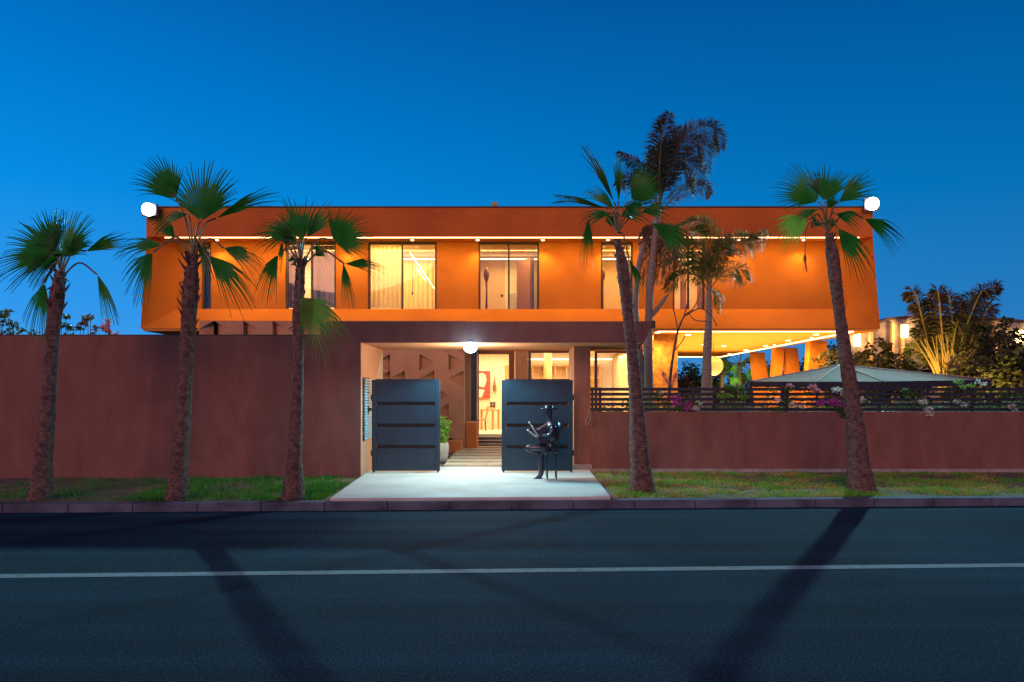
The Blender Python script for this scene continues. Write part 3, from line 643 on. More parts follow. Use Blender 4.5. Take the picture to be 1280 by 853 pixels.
def fan_palm(spec, Y, crown, fronds, label, seed, stubs=40, stub_len=.16, stub_from=.62, big=1.14):
    rnd = random.Random(seed); base = P(spec[0][0], spec[0][1], Y); base.z = .13
    root = empty('fan_palm', base, label, 'palm tree', 'fan palms along the pavement verge')
    sp = [(spec[0][0], spec[0][1]+3, spec[0][2]*1.12)]+list(spec)
    fine, fr_ = trunk(root, sp, Y, seed=seed)
    # soil collar
    s = MB(); n = len(fine); z_ref = [p.z for p in fine]
    for i in range(stubs):
        t = stub_from+(1-stub_from)*(i/stubs); k = min(n-1, int(t*(n-1))); p = fine[k]; w_ = i*2.4+rnd.uniform(-.2, .2)
        o = Vector((math.cos(w_), math.sin(w_), 0)); l_ = stub_len*rnd.uniform(.35, 1.1)*(.5+.7*t)
        a = p+o*fr_[k]*.45; c = a+o*l_*.38+Vector((0, 0, l_*.45)); d = c+o*l_*.30+Vector((0, 0, l_*(.5 if rnd.random() < .7 else -.2)))
        s.tube([a, c, d], [.040, .020, .005], 5)
    s.build('leaf_stubs', 'stub', root)
    cr = P(*crown, Y)
    for i, fz in enumerate(fronds):
        u, v_, axis, rp, spread = fz[:5]; roll = fz[5] if len(fz) > 5 else rnd.uniform(-25, 25); mt = fz[6] if len(fz) > 6 else 'leaf_fan'
        dy = fz[7] if len(fz) > 7 else rnd.uniform(-.25, .25)
        hub = P(u, v_, Y)+Vector((0, dy, 0)); a = ang(axis)
        b = fan(hub, axis, rp*Y/F*big, spread, roll, rnd.uniform(-.25, .25), rnd, .30 if a.z < .3 else .16)
        fo = b.build('frond', mt, root)
        mid = (cr+hub)/2+Vector((0, 0, .10+.12*abs(hub.x-cr.x)))
        MB().tube(smoothline([cr+Vector((0, dy*.1, -.12)), mid, hub-a*.0], 5), [.020]*6+[.013]*5 if False else .015, 5).build('leaf_stalk', 'petiole', fo)
    # young leaves and small ones facing to and from the street
    for i in range(4):
        w_ = rnd.uniform(0, 360); hub = cr+Vector((.25*math.cos(w_), .35*math.sin(w_), rnd.uniform(-.05, .25)))
        b = fan(hub, rnd.uniform(40, 140), rnd.uniform(.30, .48), rnd.uniform(30, 80), rnd.uniform(-60, 60), rnd.choice((-1, 1))*rnd.uniform(.6, 1.6), rnd, .3)
        b.build('frond', 'leaf_fan', root)
    return root

fan_palm([(51, 622, 30), (56, 560, 21), (62, 480, 17.5), (66, 420, 16.5), (71, 375, 19), (76, 340, 12)], 11.15, (76, 338),
  [(66, 318, 152, 66, 165, 12), (79, 322, 78, 58, 150, -15), (112, 316, 18, 56, 34, 30), (47, 352, 247, 58, 62, 10), (113, 341, 285, 50, 44, 20),
   (70, 318, 200, 44, 90, 30), (84, 312, 50, 30, 60, 30), (60, 335, 215, 26, 50, 40, 'leaf_dry')],
  'fan palm nearest the left end of the high wall', 3, 34, .17, .76)
fan_palm([(222, 619, 29), (226, 560, 22), (231, 490, 19), (235, 420, 19), (238, 365, 21), (242, 318, 12)], 11.2, (242, 312),
  [(222, 250, 122, 56, 96, 10), (252, 277, 82, 72, 120, -12), (268, 272, 25, 76, 22, 40), (200, 306, 176, 52, 52, 25), (196, 318, 232, 54, 78, 15),
   (258, 318, 312, 66, 60, 12), (283, 312, 338, 50, 54, 25), (243, 272, 186, 42, 60, 35), (248, 300, 285, 40, 30, 30, 'leaf_fan')],
  'fan palm in front of the villa corner under the floodlight', 5, 44, .19, .68)
fan_palm([(367, 619, 30), (369, 560, 19), (371.5, 500, 16), (373.5, 440, 13.5), (373, 400, 16), (375, 350, 13), (376, 325, 9)], 11.2, (376, 326),
  [(374, 300, 98, 60, 66, 10), (384, 298, 58, 52, 56, -15), (366, 294, 166, 42, 100, 20), (416, 300, 28, 48, 140, 12), (428, 328, 2, 50, 36, 25),
   (427, 327, 277, 44, 34, 20), (349, 319, 238, 50, 58, 18), (359, 305, 264, 28, 30, 20), (381, 375, 313, 64, 84, 5, 'leaf_fan2', -.3), (372, 305, 130, 40, 50, 30)],
  'slim fan palm beside the gateway with one leaf hanging low', 9, 34, .16, .74)
fan_palm([(803, 612, 34), (799, 565, 26), (795, 500, 19), (790, 440, 16), (785, 395, 15), (779, 340, 17), (772, 300, 9)], 12.0, (772, 282),
  [(766, 256, 112, 64, 20, 30), (772, 254, 88, 48, 22, 20), (788, 254, 52, 46, 92, 15), (757, 262, 155, 58, 18, 30), (736, 272, 265, 42, 32, 25),
   (801, 266, 8, 32, 60, 30), (813, 281, 329, 50, 46, 15), (789, 322, 300, 34, 26, 20), (764, 268, 182, 32, 56, 30), (775, 268, 20, 40, 60, 35), (768, 262, 130, 40, 46, 25)],
  'leaning fan palm just right of the gateway', 12, 26, .14, .74, 1.32)
pm = fan_palm([(1076, 611, 36), (1071, 560, 26), (1065, 500, 20.5), (1056, 440, 17), (1049, 390, 14.5), (1041, 325, 17), (1036, 292, 10)], 12.1, (1034, 284),
  [(1026, 250, 140, 52, 112, 10), (1034, 250, 80, 46, 96, -12), (1086, 270, 341, 56, 36, 22), (1005, 278, 202, 44, 74, 10, 'bright_leaf', -.2), (1044, 286, 305, 54, 48, 15),  # left frond takes the brighter green, floodlight put into its colour
   (1046, 254, 38, 52, 60, 20), (1022, 262, 195, 34, 50, 30), (1040, 270, 350, 34, 50, 30)],
  'fan palm nearest the rightmost end of the low wall', 15, 44, .11, .76, 1.22)
pd = MB().tube(smoothline([P(1034, 280, 12.05), P(1012, 279, 11.9), P(1007, 296, 11.85), P(1006, 322, 11.85)], 5), .008, 5)
rr_ = random.Random(4)
for i in range(16):
    c = P(1006+rr_.uniform(-3.5, 3.5), 322+rr_.uniform(0, 22), 11.85); pd.tube([P(1006, 318, 11.85), c], [.008, .004], 4)
pd.build('dry_flower_stalk', 'leaf_dry', pm)

def feather(pts, ll, mt, parent, rnd, droop=.8, dens=26, rr=.016, tipw=.35, side=(0, 1, 0), stem='petiole', first=.15, wid=.011, name='frond'):
    c = smoothline(pts, 8); n = len(c); tot = sum((c[i+1]-c[i]).length for i in range(n-1)); b = MB()
    N_ = int(tot*dens); sd_ = Vector(side)
    for i in range(N_):
        t = first+(1-first)*i/N_; k = min(n-2, int(t*(n-1))); f_ = t*(n-1)-k; p = c[k].lerp(c[k+1], f_); tg = (c[k+1]-c[k]).normalized()
        s_ = tg.cross(sd_).normalized() if abs(tg.dot(sd_)) < .9 else tg.cross(Vector((1, 0, 0))).normalized()
        env = math.sin(math.pi*(.12+.88*min(1, max(0, (t-first)/(1-first))))**.8)*.75+tipw*.7
        for sg in (-1, 1):
            l_ = ll*env*rnd.uniform(.7, 1.1); q = rnd.uniform(-.5, .5)
            d = (s_*sg*rnd.uniform(.5, 1)+tg*rnd.uniform(.4, .9)+sd_*q).normalized()
            p1 = p+d*l_*.5+Vector((0, 0, -droop*l_*.15)); p2 = p1+(d*(1-droop*.75)+Vector((0, 0, -droop))).normalized()*l_*.5
            w_ = wid*rnd.uniform(.7, 1.2); wv = Vector((0, 0, 1)).cross(d); wv = (wv.normalized() if wv.length > .1 else s_)*w_*.6+Vector((0, 0, w_*.8))
            b.add([p-wv*.4, p+wv*.4, p1+wv, p1-wv, p2], [(0, 1, 2, 3), (3, 2, 4)])
    o = b.build(name, mt, parent)
    MB().tube(c, [rr*(1-.75*i/n) for i in range(n)], 5).build('leaf_stalk', stem, o)
    return o
# tall feather palm behind the fence
Yq = 17.6; rn = random.Random(21)
def pp(lst, Y, dy=0): return [P(u, v_, Y+dy*i/(len(lst)-1)) for i, (u, v_) in enumerate(lst)]
qp = empty('feather_palm', P(822, 490, Yq)*1, 'tall shaggy feather palm rising behind the gateway roof above villa', 'palm tree', 'feather palms in the garden')
qp.location.z = .16
trunk(qp, [(811, 572, 15), (811, 500, 13), (810, 440, 12), (811, 400, 10.5), (812, 372, 10), (813, 350, 11), (818, 300, 9), (823, 262, 8)], Yq, m='palebark', seed=31, rings=False)
trunk(qp, [(812, 570, 10), (804, 480, 9), (797, 420, 8), (794, 385, 7.5), (796, 355, 7), (800, 325, 7), (808, 300, 6), (820, 275, 5)], Yq+.1, name='side_stem', m='palebark', seed=32, rings=False)
MB().tube(smoothline([P(812, 396, Yq), P(822, 386, Yq), P(838, 364, Yq)], 5), [.07]*3+[.06]*3+[.05]*3+[.02, .01], 8).build('leaf_sheath', 'palebark', qp) 
Q = [([(824, 262), (824, 215), (828, 170), (836, 142)], .62, .45), ([(824, 262), (838, 205), (862, 165), (892, 160), (901, 186)], .95, 1.0), ([(824, 264), (834, 215), (850, 180), (875, 178), (884, 215)], .95, 1.0),
     ([(822, 264), (812, 225), (796, 205), (772, 190)], .55, .7), ([(822, 266), (806, 240), (786, 222), (770, 232)], .6, .8), ([(824, 262), (829, 228), (846, 200), (868, 210), (872, 240)], .95, 1.0),
     ([(822, 262), (818, 220), (822, 190), (846, 175)], .7, .9), ([(824, 268), (850, 240), (880, 232), (888, 244)], .5, .6), ([(823, 262), (832, 212), (836, 180), (853, 158)], .8, .8)]
for i, (l_, ll, dr) in enumerate(Q):
    feather(pp(l_, Yq, rn.uniform(-1, 1)), ll, 'pinnate_dark' if i != 7 else 'leaf_dry', qp, rn, dr, 75, .02, wid=.012)
for i in range(8):   # dry skirt of hanging leaves
    u = 803+i*5.5; feather(pp([(821, 275), (u+4, 290), (u+6, 320), (u+4+rn.uniform(-8, 8), 356)], Yq, rn.uniform(-.5, .5)), .45, 'leaf_dry', qp, rn, 1.1, 60, .014, wid=.014)
# lower feather palm
Yr = 18.0
q2 = empty('feather_palm', P(886, 490, Yr), 'smaller green feather palm with smooth pale trunk before the terrace', 'palm tree', 'feather palms in the garden'); q2.location.z = .16
trunk(q2, [(882, 571, 20), (883, 500, 15), (884, 440, 12), (886, 400, 9.5), (886, 375, 8), (887, 355, 6)], Yr, m='palebark', seed=33, rings=False)
Q = [([(887, 365), (893, 335), (903, 312), (925, 296), (948, 300)], .75, 1.0), ([(887, 365), (896, 325), (912, 305), (940, 300), (958, 288)], .62, .9), ([(887, 365), (884, 320), (888, 290), (872, 276), (838, 288)], .62, 1.0),
     ([(886, 365), (878, 335), (860, 322), (826, 330)], .55, .9), ([(886, 365), (872, 345), (848, 345), (830, 362)], .45, .9), ([(887, 362), (905, 340), (922, 335), (934, 350)], .6, 1.0),
     ([(887, 362), (880, 325), (866, 305), (845, 300)], .6, 1.0), ([(887, 365), (890, 330), (900, 305), (915, 295)], .6, 1.0), ([(887, 368), (893, 365), (898, 375), (899, 392)], .3, .9)]
for i, (l_, ll, dr) in enumerate(Q): feather(pp(l_, Yr, rn.uniform(-.9, .9)), ll*1.2, 'pinnate', q2, rn, dr, 62, .018, wid=.012)
# bare sapling
sp_ = empty('bare_sapling', P(838, 488, 17.2), 'thin leafless dark sapling between the two feather palms', 'sapling'); sp_.location.z = .16
b = MB(); b.tube(smoothline(pp([(833, 585), (836, 500), (838, 470), (842, 440), (847, 415), (855, 396), (866, 387)], 17.2), 5), [.045-.001*i for i in range(31)], 6)
for l_ in ([(847, 415), (845, 400), (841, 385)], [(855, 396), (875, 386), (890, 396), (896, 408)], [(850, 408), (858, 385), (860, 372)], [(866, 387), (872, 376), (876, 360)], [(842, 440), (852, 428), (856, 420)], [(860, 390), (868, 400), (885, 402)]):
    b.tube(smoothline(pp(l_, 17.2, rn.uniform(-.3, .3)), 4), .014, 5)
b.build('trunk', 'twig', sp_, smooth=True)
feather(pp([(838, 488), (832, 472), (828, 465)], 17.1), .12, 'pink_fl', sp_, rn, .2, 50, .01, name='young_shoot')
feather(pp([(838, 488), (842, 474), (845, 466)], 17.1), .12, 'pink_fl', sp_, rn, .2, 50, .01, name='young_shoot')

def leafcloud(b, c, r, n, ls, rnd, flat=0, hollow=.3):
    for i in range(n):
        while True:
            d = Vector((rnd.uniform(-1, 1), rnd.uniform(-1, 1), rnd.uniform(-1, 1)))
            if hollow < d.length < 1: break
        p = Vector(c)+Vector((d.x*r[0], d.y*r[1], d.z*r[2])); a = Vector((rnd.gauss(0, 1), rnd.gauss(0, 1), rnd.gauss(0, .7))).normalized(); q = a.cross(Vector((rnd.gauss(0, 1), rnd.gauss(0, 1), rnd.gauss(0, 1)))).normalized()
        l_ = ls*rnd.uniform(.6, 1.3); w_ = l_*.36
        b.add([p, p+a*l_*.5+q*w_, p+a*l_, p+a*l_*.5-q*w_], [(0, 1, 2, 3)])
def shrub(u, vtop, Y, w, label, mt, seed, n=900, ls=.09, stems=7, group=None, cat='shrub', name='garden_shrub', zb=.16, sparse=False):
    rnd = random.Random(seed); top = P(u, vtop, Y); root = empty(name, (top.x, Y, zb), label, cat, group); hgt = top.z-zb
    st = MB(); lf = MB()
    for i in range(stems):
        dx, dy = rnd.uniform(-w, w), rnd.uniform(-w, w)*.8; h_ = hgt*rnd.uniform(.68, 1.0) if i else hgt
        if i == 0: dx *= .2
        pts = [Vector((top.x+dx*.15, Y+dy*.15, zb)), Vector((top.x+dx*.5, Y+dy*.5, zb+h_*.45)), Vector((top.x+dx*.9, Y+dy*.9, zb+h_*.93))]
        st.tube(smoothline(pts, 4), [.03, .028, .026, .022, .02, .016, .012, .009, .006], 5)
        for j in range(7):
            t = .25+.75*j/6; p = pts[0].lerp(pts[1], min(1, t*2)) if t < .5 else pts[1].lerp(pts[2], (t-.5)*2)
            k = (.16 if sparse else .34)*w*(1.25-.6*t)+.05
            leafcloud(lf, p+Vector((rnd.uniform(-k, k)*.8, rnd.uniform(-k, k)*.8, 0)), (k, k, k*.9), int(n/stems/7), ls, rnd, hollow=.1)
    st.build('stems', 'twig', root, smooth=True); lf.build('foliage', mt, root); return root

# shrubs peeping over the high wall on the left
for i, (u, vt_, w_, mt, lb) in enumerate([(4, 374, .35, 'bush', 'leafy shrub top at the far left edge above high wall'), (28, 402, .45, 'bush', 'low green shrub tips above wall left of first palm'), (88, 384, .30, 'bush', 'thin shrub above the wall just right of first palm trunk'),
        (113, 383, .30, 'bush_warm', 'brown-tipped shrub above wall under the hanging palm leaf'), (137, 388, .16, 'pink_fl', 'slender reddish shoot above the high wall'), (142, 408, .25, 'bush', 'small green shrub top beside the slender reddish shoot')]):
    shrub(u, vt_, 16.5, w_, lb, mt, 40+i, 1900, .085, 9, 'shrubs behind the high wall', sparse=True)

# climbing plants on the fence
def vine(u0, u1, v0, v1, n, label, mats, seed, Y=15.02):
    rnd = random.Random(seed); c = P((u0+u1)/2, (v0+v1)/2, Y); root = empty('climbing_plant', c, label, 'climbing plant', 'climbers on the slat fence')
    st = MB()
    for i in range(4):
        a = P(rnd.uniform(u0, u1), v1, Y+.12); b_ = P(rnd.uniform(u0, u1), v0, Y+.05); m_ = (a+b_)/2+Vector((rnd.uniform(-.1, .1), -.05, 0)); st.tube(smoothline([a, m_, b_], 4), .007, 4)
    st.build('stems', 'twig', root)
    for (mt, k, pt_) in mats:
        lf = MB(); cl = [P(u0+(u1-u0)*t, v0+(v1-v0)*s_, Y) for t, s_ in pt_]
        for c_2 in cl: leafcloud(lf, c_2+Vector((rnd.uniform(-.05, .05), -.05, rnd.uniform(-.03, .03))), (.07+.010*k, .08, .035+.007*k), int(n*k/len(cl)/5), .042, rnd, hollow=0)
        lf.build('blossom' if mt in ('purple', 'white_fl', 'pink_fl') else 'foliage', mt, root)
vine(818, 832, 487, 505, 260, 'sparse green climber with pale blossom beside leaning palm trunk', [('vine', 3, [(.3, .3), (.6, .9), (.4, .6)]), ('white_fl', 1, [(.5, .3)])], 60)
vine(838, 872, 490, 516, 420, 'purple flowering climber on the fence near the sapling', [('purple', 4, [(.1, .3), (.3, .55), (.55, .8), (.65, .6)]), ('vine', 2, [(.3, .8), (.9, .5)]), ('white_fl', 2, [(1.0, .75), (.95, .5)])], 61)
vine(900, 935, 484, 500, 420, 'bright lime green climber spilling through the fence', [('bright_leaf', 4, [(.1, .7), (.3, .6), (.75, .7), (.9, .75)]), ('vine', 3, [(.2, .1), (.8, .1), (.5, .2)])], 62)
vine(960, 1015, 484, 514, 380, 'patchy climber with small white flowers mid fence', [('vine', 4, [(.1, .2), (.5, .1), (.9, .2), (.4, .6), (.2, .9)]), ('white_fl', 2, [(.2, .5), (.5, .75), (.7, .85)]), ('pink_fl', 1, [(.5, .0)])], 63)
vine(1018, 1078, 482, 520, 620, 'magenta and white bougainvillea around rightmost palm trunk', [('purple', 5, [(.15, .6), (.4, .5), (.55, .65), (.3, .55)]), ('white_fl', 4, [(.45, .1), (.62, .2), (.7, .35), (.95, .5)]), ('vine', 6, [(.5, .8), (.6, 1.0), (.9, .95), (.7, .7)]), ('pink_fl', 2, [(-.05, .0), (.05, .2)])], 64)
vine(1125, 1165, 484, 518, 420, 'white flowering climber drooping over the slats', [('white_fl', 3, [(.65, .55), (.75, .8), (.9, .95)]), ('vine', 4, [(.1, .3), (.4, .3), (.6, .7), (.2, .1)])], 65)
vine(1190, 1222, 478, 512, 360, 'green climber with pale blossom beyond the tent edge', [('white_fl', 2, [(.1, .65), (.4, .85), (1.0, .0), (1.2, .05)]), ('bright_leaf', 2, [(.2, .0), (.3, .15), (.6, .1)])], 66)
vine(1245, 1285, 486, 514, 300, 'pale-flowered climber at the right edge of the fence', [('vine', 3, [(.2, .2), (.6, .3), (.5, .8)]), ('white_fl', 2, [(.45, .75), (.5, .9)])], 67)
# low planting behind the fence, one ragged mass
rnd = random.Random(70); lf = MB(); x = 2.2
while x < 13.5:
    leafcloud(lf, (x, 15.75+rnd.uniform(-.2, .2), 1.45+rnd.uniform(-.3, .10)), (.3, .22, .36), 240, .07, rnd, hollow=0)
    leafcloud(lf, (x, 15.75, .9), (.3, .25, .5), 90, .09, rnd, hollow=0); x += .22
tag(lf.build('undergrowth', mat('mixed_garden_leaves', (.04, .11, .02), .6, (.20, .18, .05), 4, trans=.25)), 'ragged low planting behind the slat fence', 'undergrowth', kind='stuff')

# tent
light('lantern_light', 'POINT', lc+Vector((0, -.1, -.55)), 60, (1, .55, .18), .3)
tn = empty('shade_tent', P(1055, 500, 20), 'low grey canvas tent roof with dark valance behind the fence', 'tent'); tn.location.z = .16
ap = P(1050, 456.5, 20); ev = [P(938, 477, 20), P(1021, 477.5, 17.6), P(1104, 477, 17.6), P(1238, 475, 20.2), P(1190, 474, 22.5), P(985, 474, 22.5)]
n_ = len(ev); vs = []; fs = []
K = 6
for i in range(n_):
    a, b_ = ev[i], ev[(i+1) % n_]; k0 = len(vs)
    for r_ in range(K+1):
        t = r_/K
        for s_ in range(K+1):
            p = ap.lerp(a.lerp(b_, s_/K), t); p = p+Vector((0, 0, -.10*math.sin(math.pi*t)*math.sin(math.pi*s_/K))); vs.append(p)
    for r_ in range(K):
        for s_ in range(K): fs.append((k0+r_*(K+1)+s_, k0+(r_+1)*(K+1)+s_, k0+(r_+1)*(K+1)+s_+1, k0+r_*(K+1)+s_+1))
MB().add(vs, fs).build('roof', 'tarp', tn, smooth=False)
vl = MB()
for i in range(n_):
    a, b_ = ev[i], ev[(i+1) % n_]
    for s_ in range(10):
        p, q = a.lerp(b_, s_/10), a.lerp(b_, (s_+1)/10); z_ = Vector((0, 0, -.17)); o_ = Vector((0, .01, 0)); vl.add([p+o_, q+o_, q+o_+z_+Vector((0, 0, .02*(s_ % 2))), p+o_+z_+Vector((0, 0, .02*((s_+1) % 2)))], [(0, 1, 2, 3)])
vl.build('valance', 'dark_cloth', tn)
sm = MB()
for i in range(n_): sm.tube([ap+Vector((0, 0, .012)), ev[i]+Vector((0, 0, .012))], .013, 5)
sm.build('ridge_seam', 'pot', tn)
for i in (0, 1, 2, 3, 4, 5): MB().tube([(ev[i].x, ev[i].y, .16), ev[i]], .03, 8).build('pole', 'fence', tn)

# neighbour's stone wall with lamps
Yn = 38.0
nb = empty('neighbour_wall', P(1180, 490, Yn), 'pale rough stone wall beyond garden lit by wall lamps', 'wall'); nb.location.z = 0
b = MB(); prof = [(1056, 412), (1100, 404), (1112, 400), (1150, 397), (1215, 399), (1262, 402), (1340, 410), (1500, 412)]
b.prism([(P(u, v_, Yn).x, P(u, v_, Yn).z) for u, v_ in prof]+[(P(1500, 0, Yn).x, 0), (P(1056, 0, Yn).x, 0)], Yn, Yn+.6)
b.build('wall_panel', 'white_lime', nb)
cpn = MB()
for i in range(len(prof)-1):
    a = P(*prof[i], Yn); c = P(*prof[i+1], Yn); cpn.hexa([(a.x, Yn-.1, a.z+.003), (c.x, Yn-.1, c.z+.003), (c.x, Yn+.7, c.z+.003), (a.x, Yn+.7, a.z+.003), (a.x, Yn-.1, a.z+.14), (c.x, Yn-.1, c.z+.14), (c.x, Yn+.7, c.z+.14), (a.x, Yn+.7, a.z+.14)])
cpn.build('coping', 'cap', nb)
for (u0, u1) in ((1085, 1089), (1112, 1115), (1124, 1128), (1240, 1244)):
    a = P(u0, 0, Yn).x; c = P(u1, 0, Yn).x; MB().box(a, c, Yn-.22, Yn-.003, .1, P(0, 404, Yn).z).build('pilaster', 'tan', nb)
for (u, v_, e_, lb) in ((1130.5, 414, 200, 'bright wall lamp on stone wall right of the villa corner'), (1071, 425, 130, 'wall lamp on stone wall half hidden under villa overhang'), (1274, 421, 120, 'wall lamp on stone wall at the right picture edge')):
    p0 = P(u, v_, Yn-.35); r = empty('wall_lamp', p0, lb, 'lamp', 'lamps on the stone wall')
    MB().tube([p0-Vector((0, 0, .34)), p0+Vector((0, 0, .34))], .17, 14).build('glass', 'sconce', r, smooth=False)
    MB().box(p0.x-.2, p0.x+.2, p0.y-.2, Yn-.225, p0.z+.342, p0.z+.40).build('cap', 'frame', r)
    light('wall_lamp_light', 'POINT', p0+Vector((0, -.45, 0)), e_, (1, .56, .18), .15)

# hedge of individual bamboo and shrubs in front of it
for i, (u, vt_, Y, w_, mt, lb, nm) in enumerate([
    (1050, 432, 27, .9, 'bush_dark', 'dark bushy shrub behind the tent peak', 0), (1085, 428, 28, .9, 'bush_dark', 'dark bushy shrub below the half hidden wall lamp', 0), (1108, 418, 29, .7, 'bush', 'pointed shrub with lit edges between the two wall lamps', 0),
    (1140, 432, 28, .9, 'bush_dark', 'dark bushy shrub under the bright wall lamp', 0), (1232, 398, 26, .9, 'bush_dark', 'tall dark hedge shrub right of the golden stemmed palm', 0), (1262, 392, 24, .8, 'bush_dark', 'tall dark hedge shrub near the right picture edge', 0),
    (1288, 396, 25, .9, 'bush_dark', 'tall dark hedge shrub cut by the right picture edge', 0), (1215, 425, 24, .8, 'bush_dark', 'lower dark shrub right behind the tent', 0), (1245, 440, 22, .8, 'bush', 'lower green shrub between tall hedge shrubs', 0), (1275, 430, 21.5, .6, 'bush', 'lower leafy shrub at fence near right edge', 0)]):
    shrub(u, vt_, Y, w_, lb, mt, 80+i, 2600, .16, 9, 'hedge shrubs on the right')
dp = empty('golden_stem_palm', P(1185, 490, 25), 'clumping palm with golden stems and dark feathery top', 'palm tree'); dp.location.z = .16
rd = random.Random(90)
FR = [(1143, 366), (1150, 384), (1166, 378), (1172, 366), (1186, 372), (1200, 380), (1214, 372), (1226, 366), (1240, 360), (1236, 384), (1208, 400), (1182, 404), (1150, 412), (1166, 402), (1222, 404), (1244, 416), (1142, 436), (1196, 408), (1176, 420), (1210, 424)]
for i, (u, v_) in enumerate(FR):
    bu = 1186+rd.uniform(-12, 12); mu_ = (u+bu)/2+(u-1188)*.12
    tipc = (u+(8 if u > 1188 else -8)+rd.uniform(-3, 3), v_+rd.uniform(3, 14))
    feather(pp([(bu, 500), (bu+(mu_-bu)*.6, 455), (mu_, (v_+470)/2-6), (u, v_), tipc], 25, rd.uniform(-1.2, 1.2)), .62, 'pinnate_dark' if i < 10 else 'pinnate', dp, rd, .45, 24, .045, stem='bamboo', first=.36, wid=.026)
for i in range(22):
    bu = 1186+rd.uniform(-14, 14); u = 1186+rd.uniform(-42, 42); MB().tube(smoothline([P(bu, 505, 24.6), P((bu+u)/2, 458, 24.6), P(u, 415+abs(u-1186)*.3, 24.6)], 4), [.036-.0028*k_ for k_ in range(9)], 6).build('cane', 'bamboo', dp)
light('hedge_uplight', 'SPOT', P(1250, 500, 20.6), 380, (1, .56, .14), .08, (R(145), 0, 0), 130, .9)
light('hedge_uplight', 'SPOT', P(1105, 500, 25.5), 300, (1, .56, .14), .08, (R(145), 0, 0), 130, .9)
light('garden_uplight', 'SPOT', P(1184, 500, 23.2), 650, (1, .56, .12), .08, (R(150), 0, 0), 120, .9)
o = MB().tube([P(1184, 506, 23.2), P(1184, 502, 23.2)], [.10, .07], 12).build('garden_spotlight', 'metalgrey', origin=P(1184, 506, 23.2))
tag(o, 'small ground spotlight at foot of the golden stemmed palm', 'lamp')

# garden seen beneath the overhang
def small_fan_palm(u, v_, Y, r_, label, seed):
    rnd = random.Random(seed); c = P(u, v_, Y); root = empty('garden_fan_palm', (c.x, Y, .16), label, 'palm tree', 'floodlit fan palms beyond the terrace')
    MB().tube(smoothline([(c.x+.1, Y, .16), (c.x, Y, c.z*.6), c], 6), .16, 10).build('trunk', 'leaf_dry', root, smooth=True)
    for i in range(11):
        a = -30+i*24+rnd.uniform(-8, 8); hub = c+ang(a)*r_*.55+Vector((0, rnd.uniform(-.4, .4), 0)); b = fan(hub, a, r_*.75, rnd.uniform(80, 130), rnd.uniform(-45, 45), rnd.uniform(-.3, .3), rnd, .4)
        fo = b.build('frond', 'bright_leaf', root); MB().tube([c, hub], .025, 5).build('leaf_stalk', 'petiole', fo)
    return root
small_fan_palm(924, 455, 44, 1.2, 'bright green floodlit fan palm beyond the terrace', 100)
small_fan_palm(902, 468, 43, 1.0, 'green fan palm below the paper lantern', 101)
small_fan_palm(941, 465, 46, 1.0, 'green fan palm beside the farthest splayed column', 102)
light('palm_uplight', 'SPOT', (14.4, 40.5, 1.5), 450, (.75, 1, .40), .1, (R(128), 0, 0), 100, .8)
for i, (u, vt_, Y, w_, lb, mt) in enumerate([(858, 456, 47, 1.6, 'dark rounded tree beyond terrace near the stone pier', 'bush'), (884, 452, 49, 1.5, 'dark tree behind the pale palm trunk beyond terrace', 'bush_dark'), (868, 468, 45, 1.4, 'olive bush low beyond the terrace', 'bush_warm'),
        (950, 468, 47, 1.4, 'dark bush behind the farthest splayed column', 'bush_dark'), (965, 450, 50, 1.3, 'tall dark tree between the splayed columns', 'bush_dark'), (1004, 438, 44, 1.5, 'tall leafy tree between the two nearer splayed columns', 'bush'), (1040, 430, 40, 1.2, 'leafy tree right of the nearest splayed column', 'bush'), (915, 474, 45, 1.5, 'low bush under the floodlit fan palms', 'bush_warm')]):
    shrub(u, vt_, Y, w_, lb, mt, 110+i, 2200, .22, 8, 'garden trees beyond the terrace', 'tree', 'garden_tree')

# potted plant, orange planter block
a = P(552, 0, 16.6).x
pl = empty('potted_plant', (a, 16.6, .2), 'leafy green plant in pale pot behind the gate leaf', 'plant')
vs = [(.11, .16), (.15, .3), (.18, .5), (.17, .66)]
MB().tube([(a, 16.6, z_) for r_, z_ in vs], [r_ for r_, z_ in vs], 18).build('pot', 'pot', pl, smooth=True)
lf = MB(); rnd = random.Random(120); leafcloud(lf, (a, 16.6, .98), (.20, .2, .34), 330, .085, rnd, hollow=0); lf.build('foliage', 'bright_leaf', pl)
st = MB()
for i in range(6): st.tube([(a, 16.6, .6), (a+rnd.uniform(-.12, .12), 16.6+rnd.uniform(-.12, .12), 1.1)], .008, 5)
st.build('stems', 'twig', pl)
o = MB().box(-1.39, -1.05, 20.3, 21.4, .16, .98); tag(o.build('planter_block', 'orange_block', bevel=.01, origin=(-1.2, 20.8, .16)), 'low orange block at the end of patterned wall by steps', 'planter')
o = MB().box(-3.0, -1.45, 19.4, 19.97, .16, .50); tag(o.build('planter_box', 'orange_block', bevel=.01, origin=(-2.2, 19.7, .16)), 'long low orange planter along the patterned wall', 'planter')

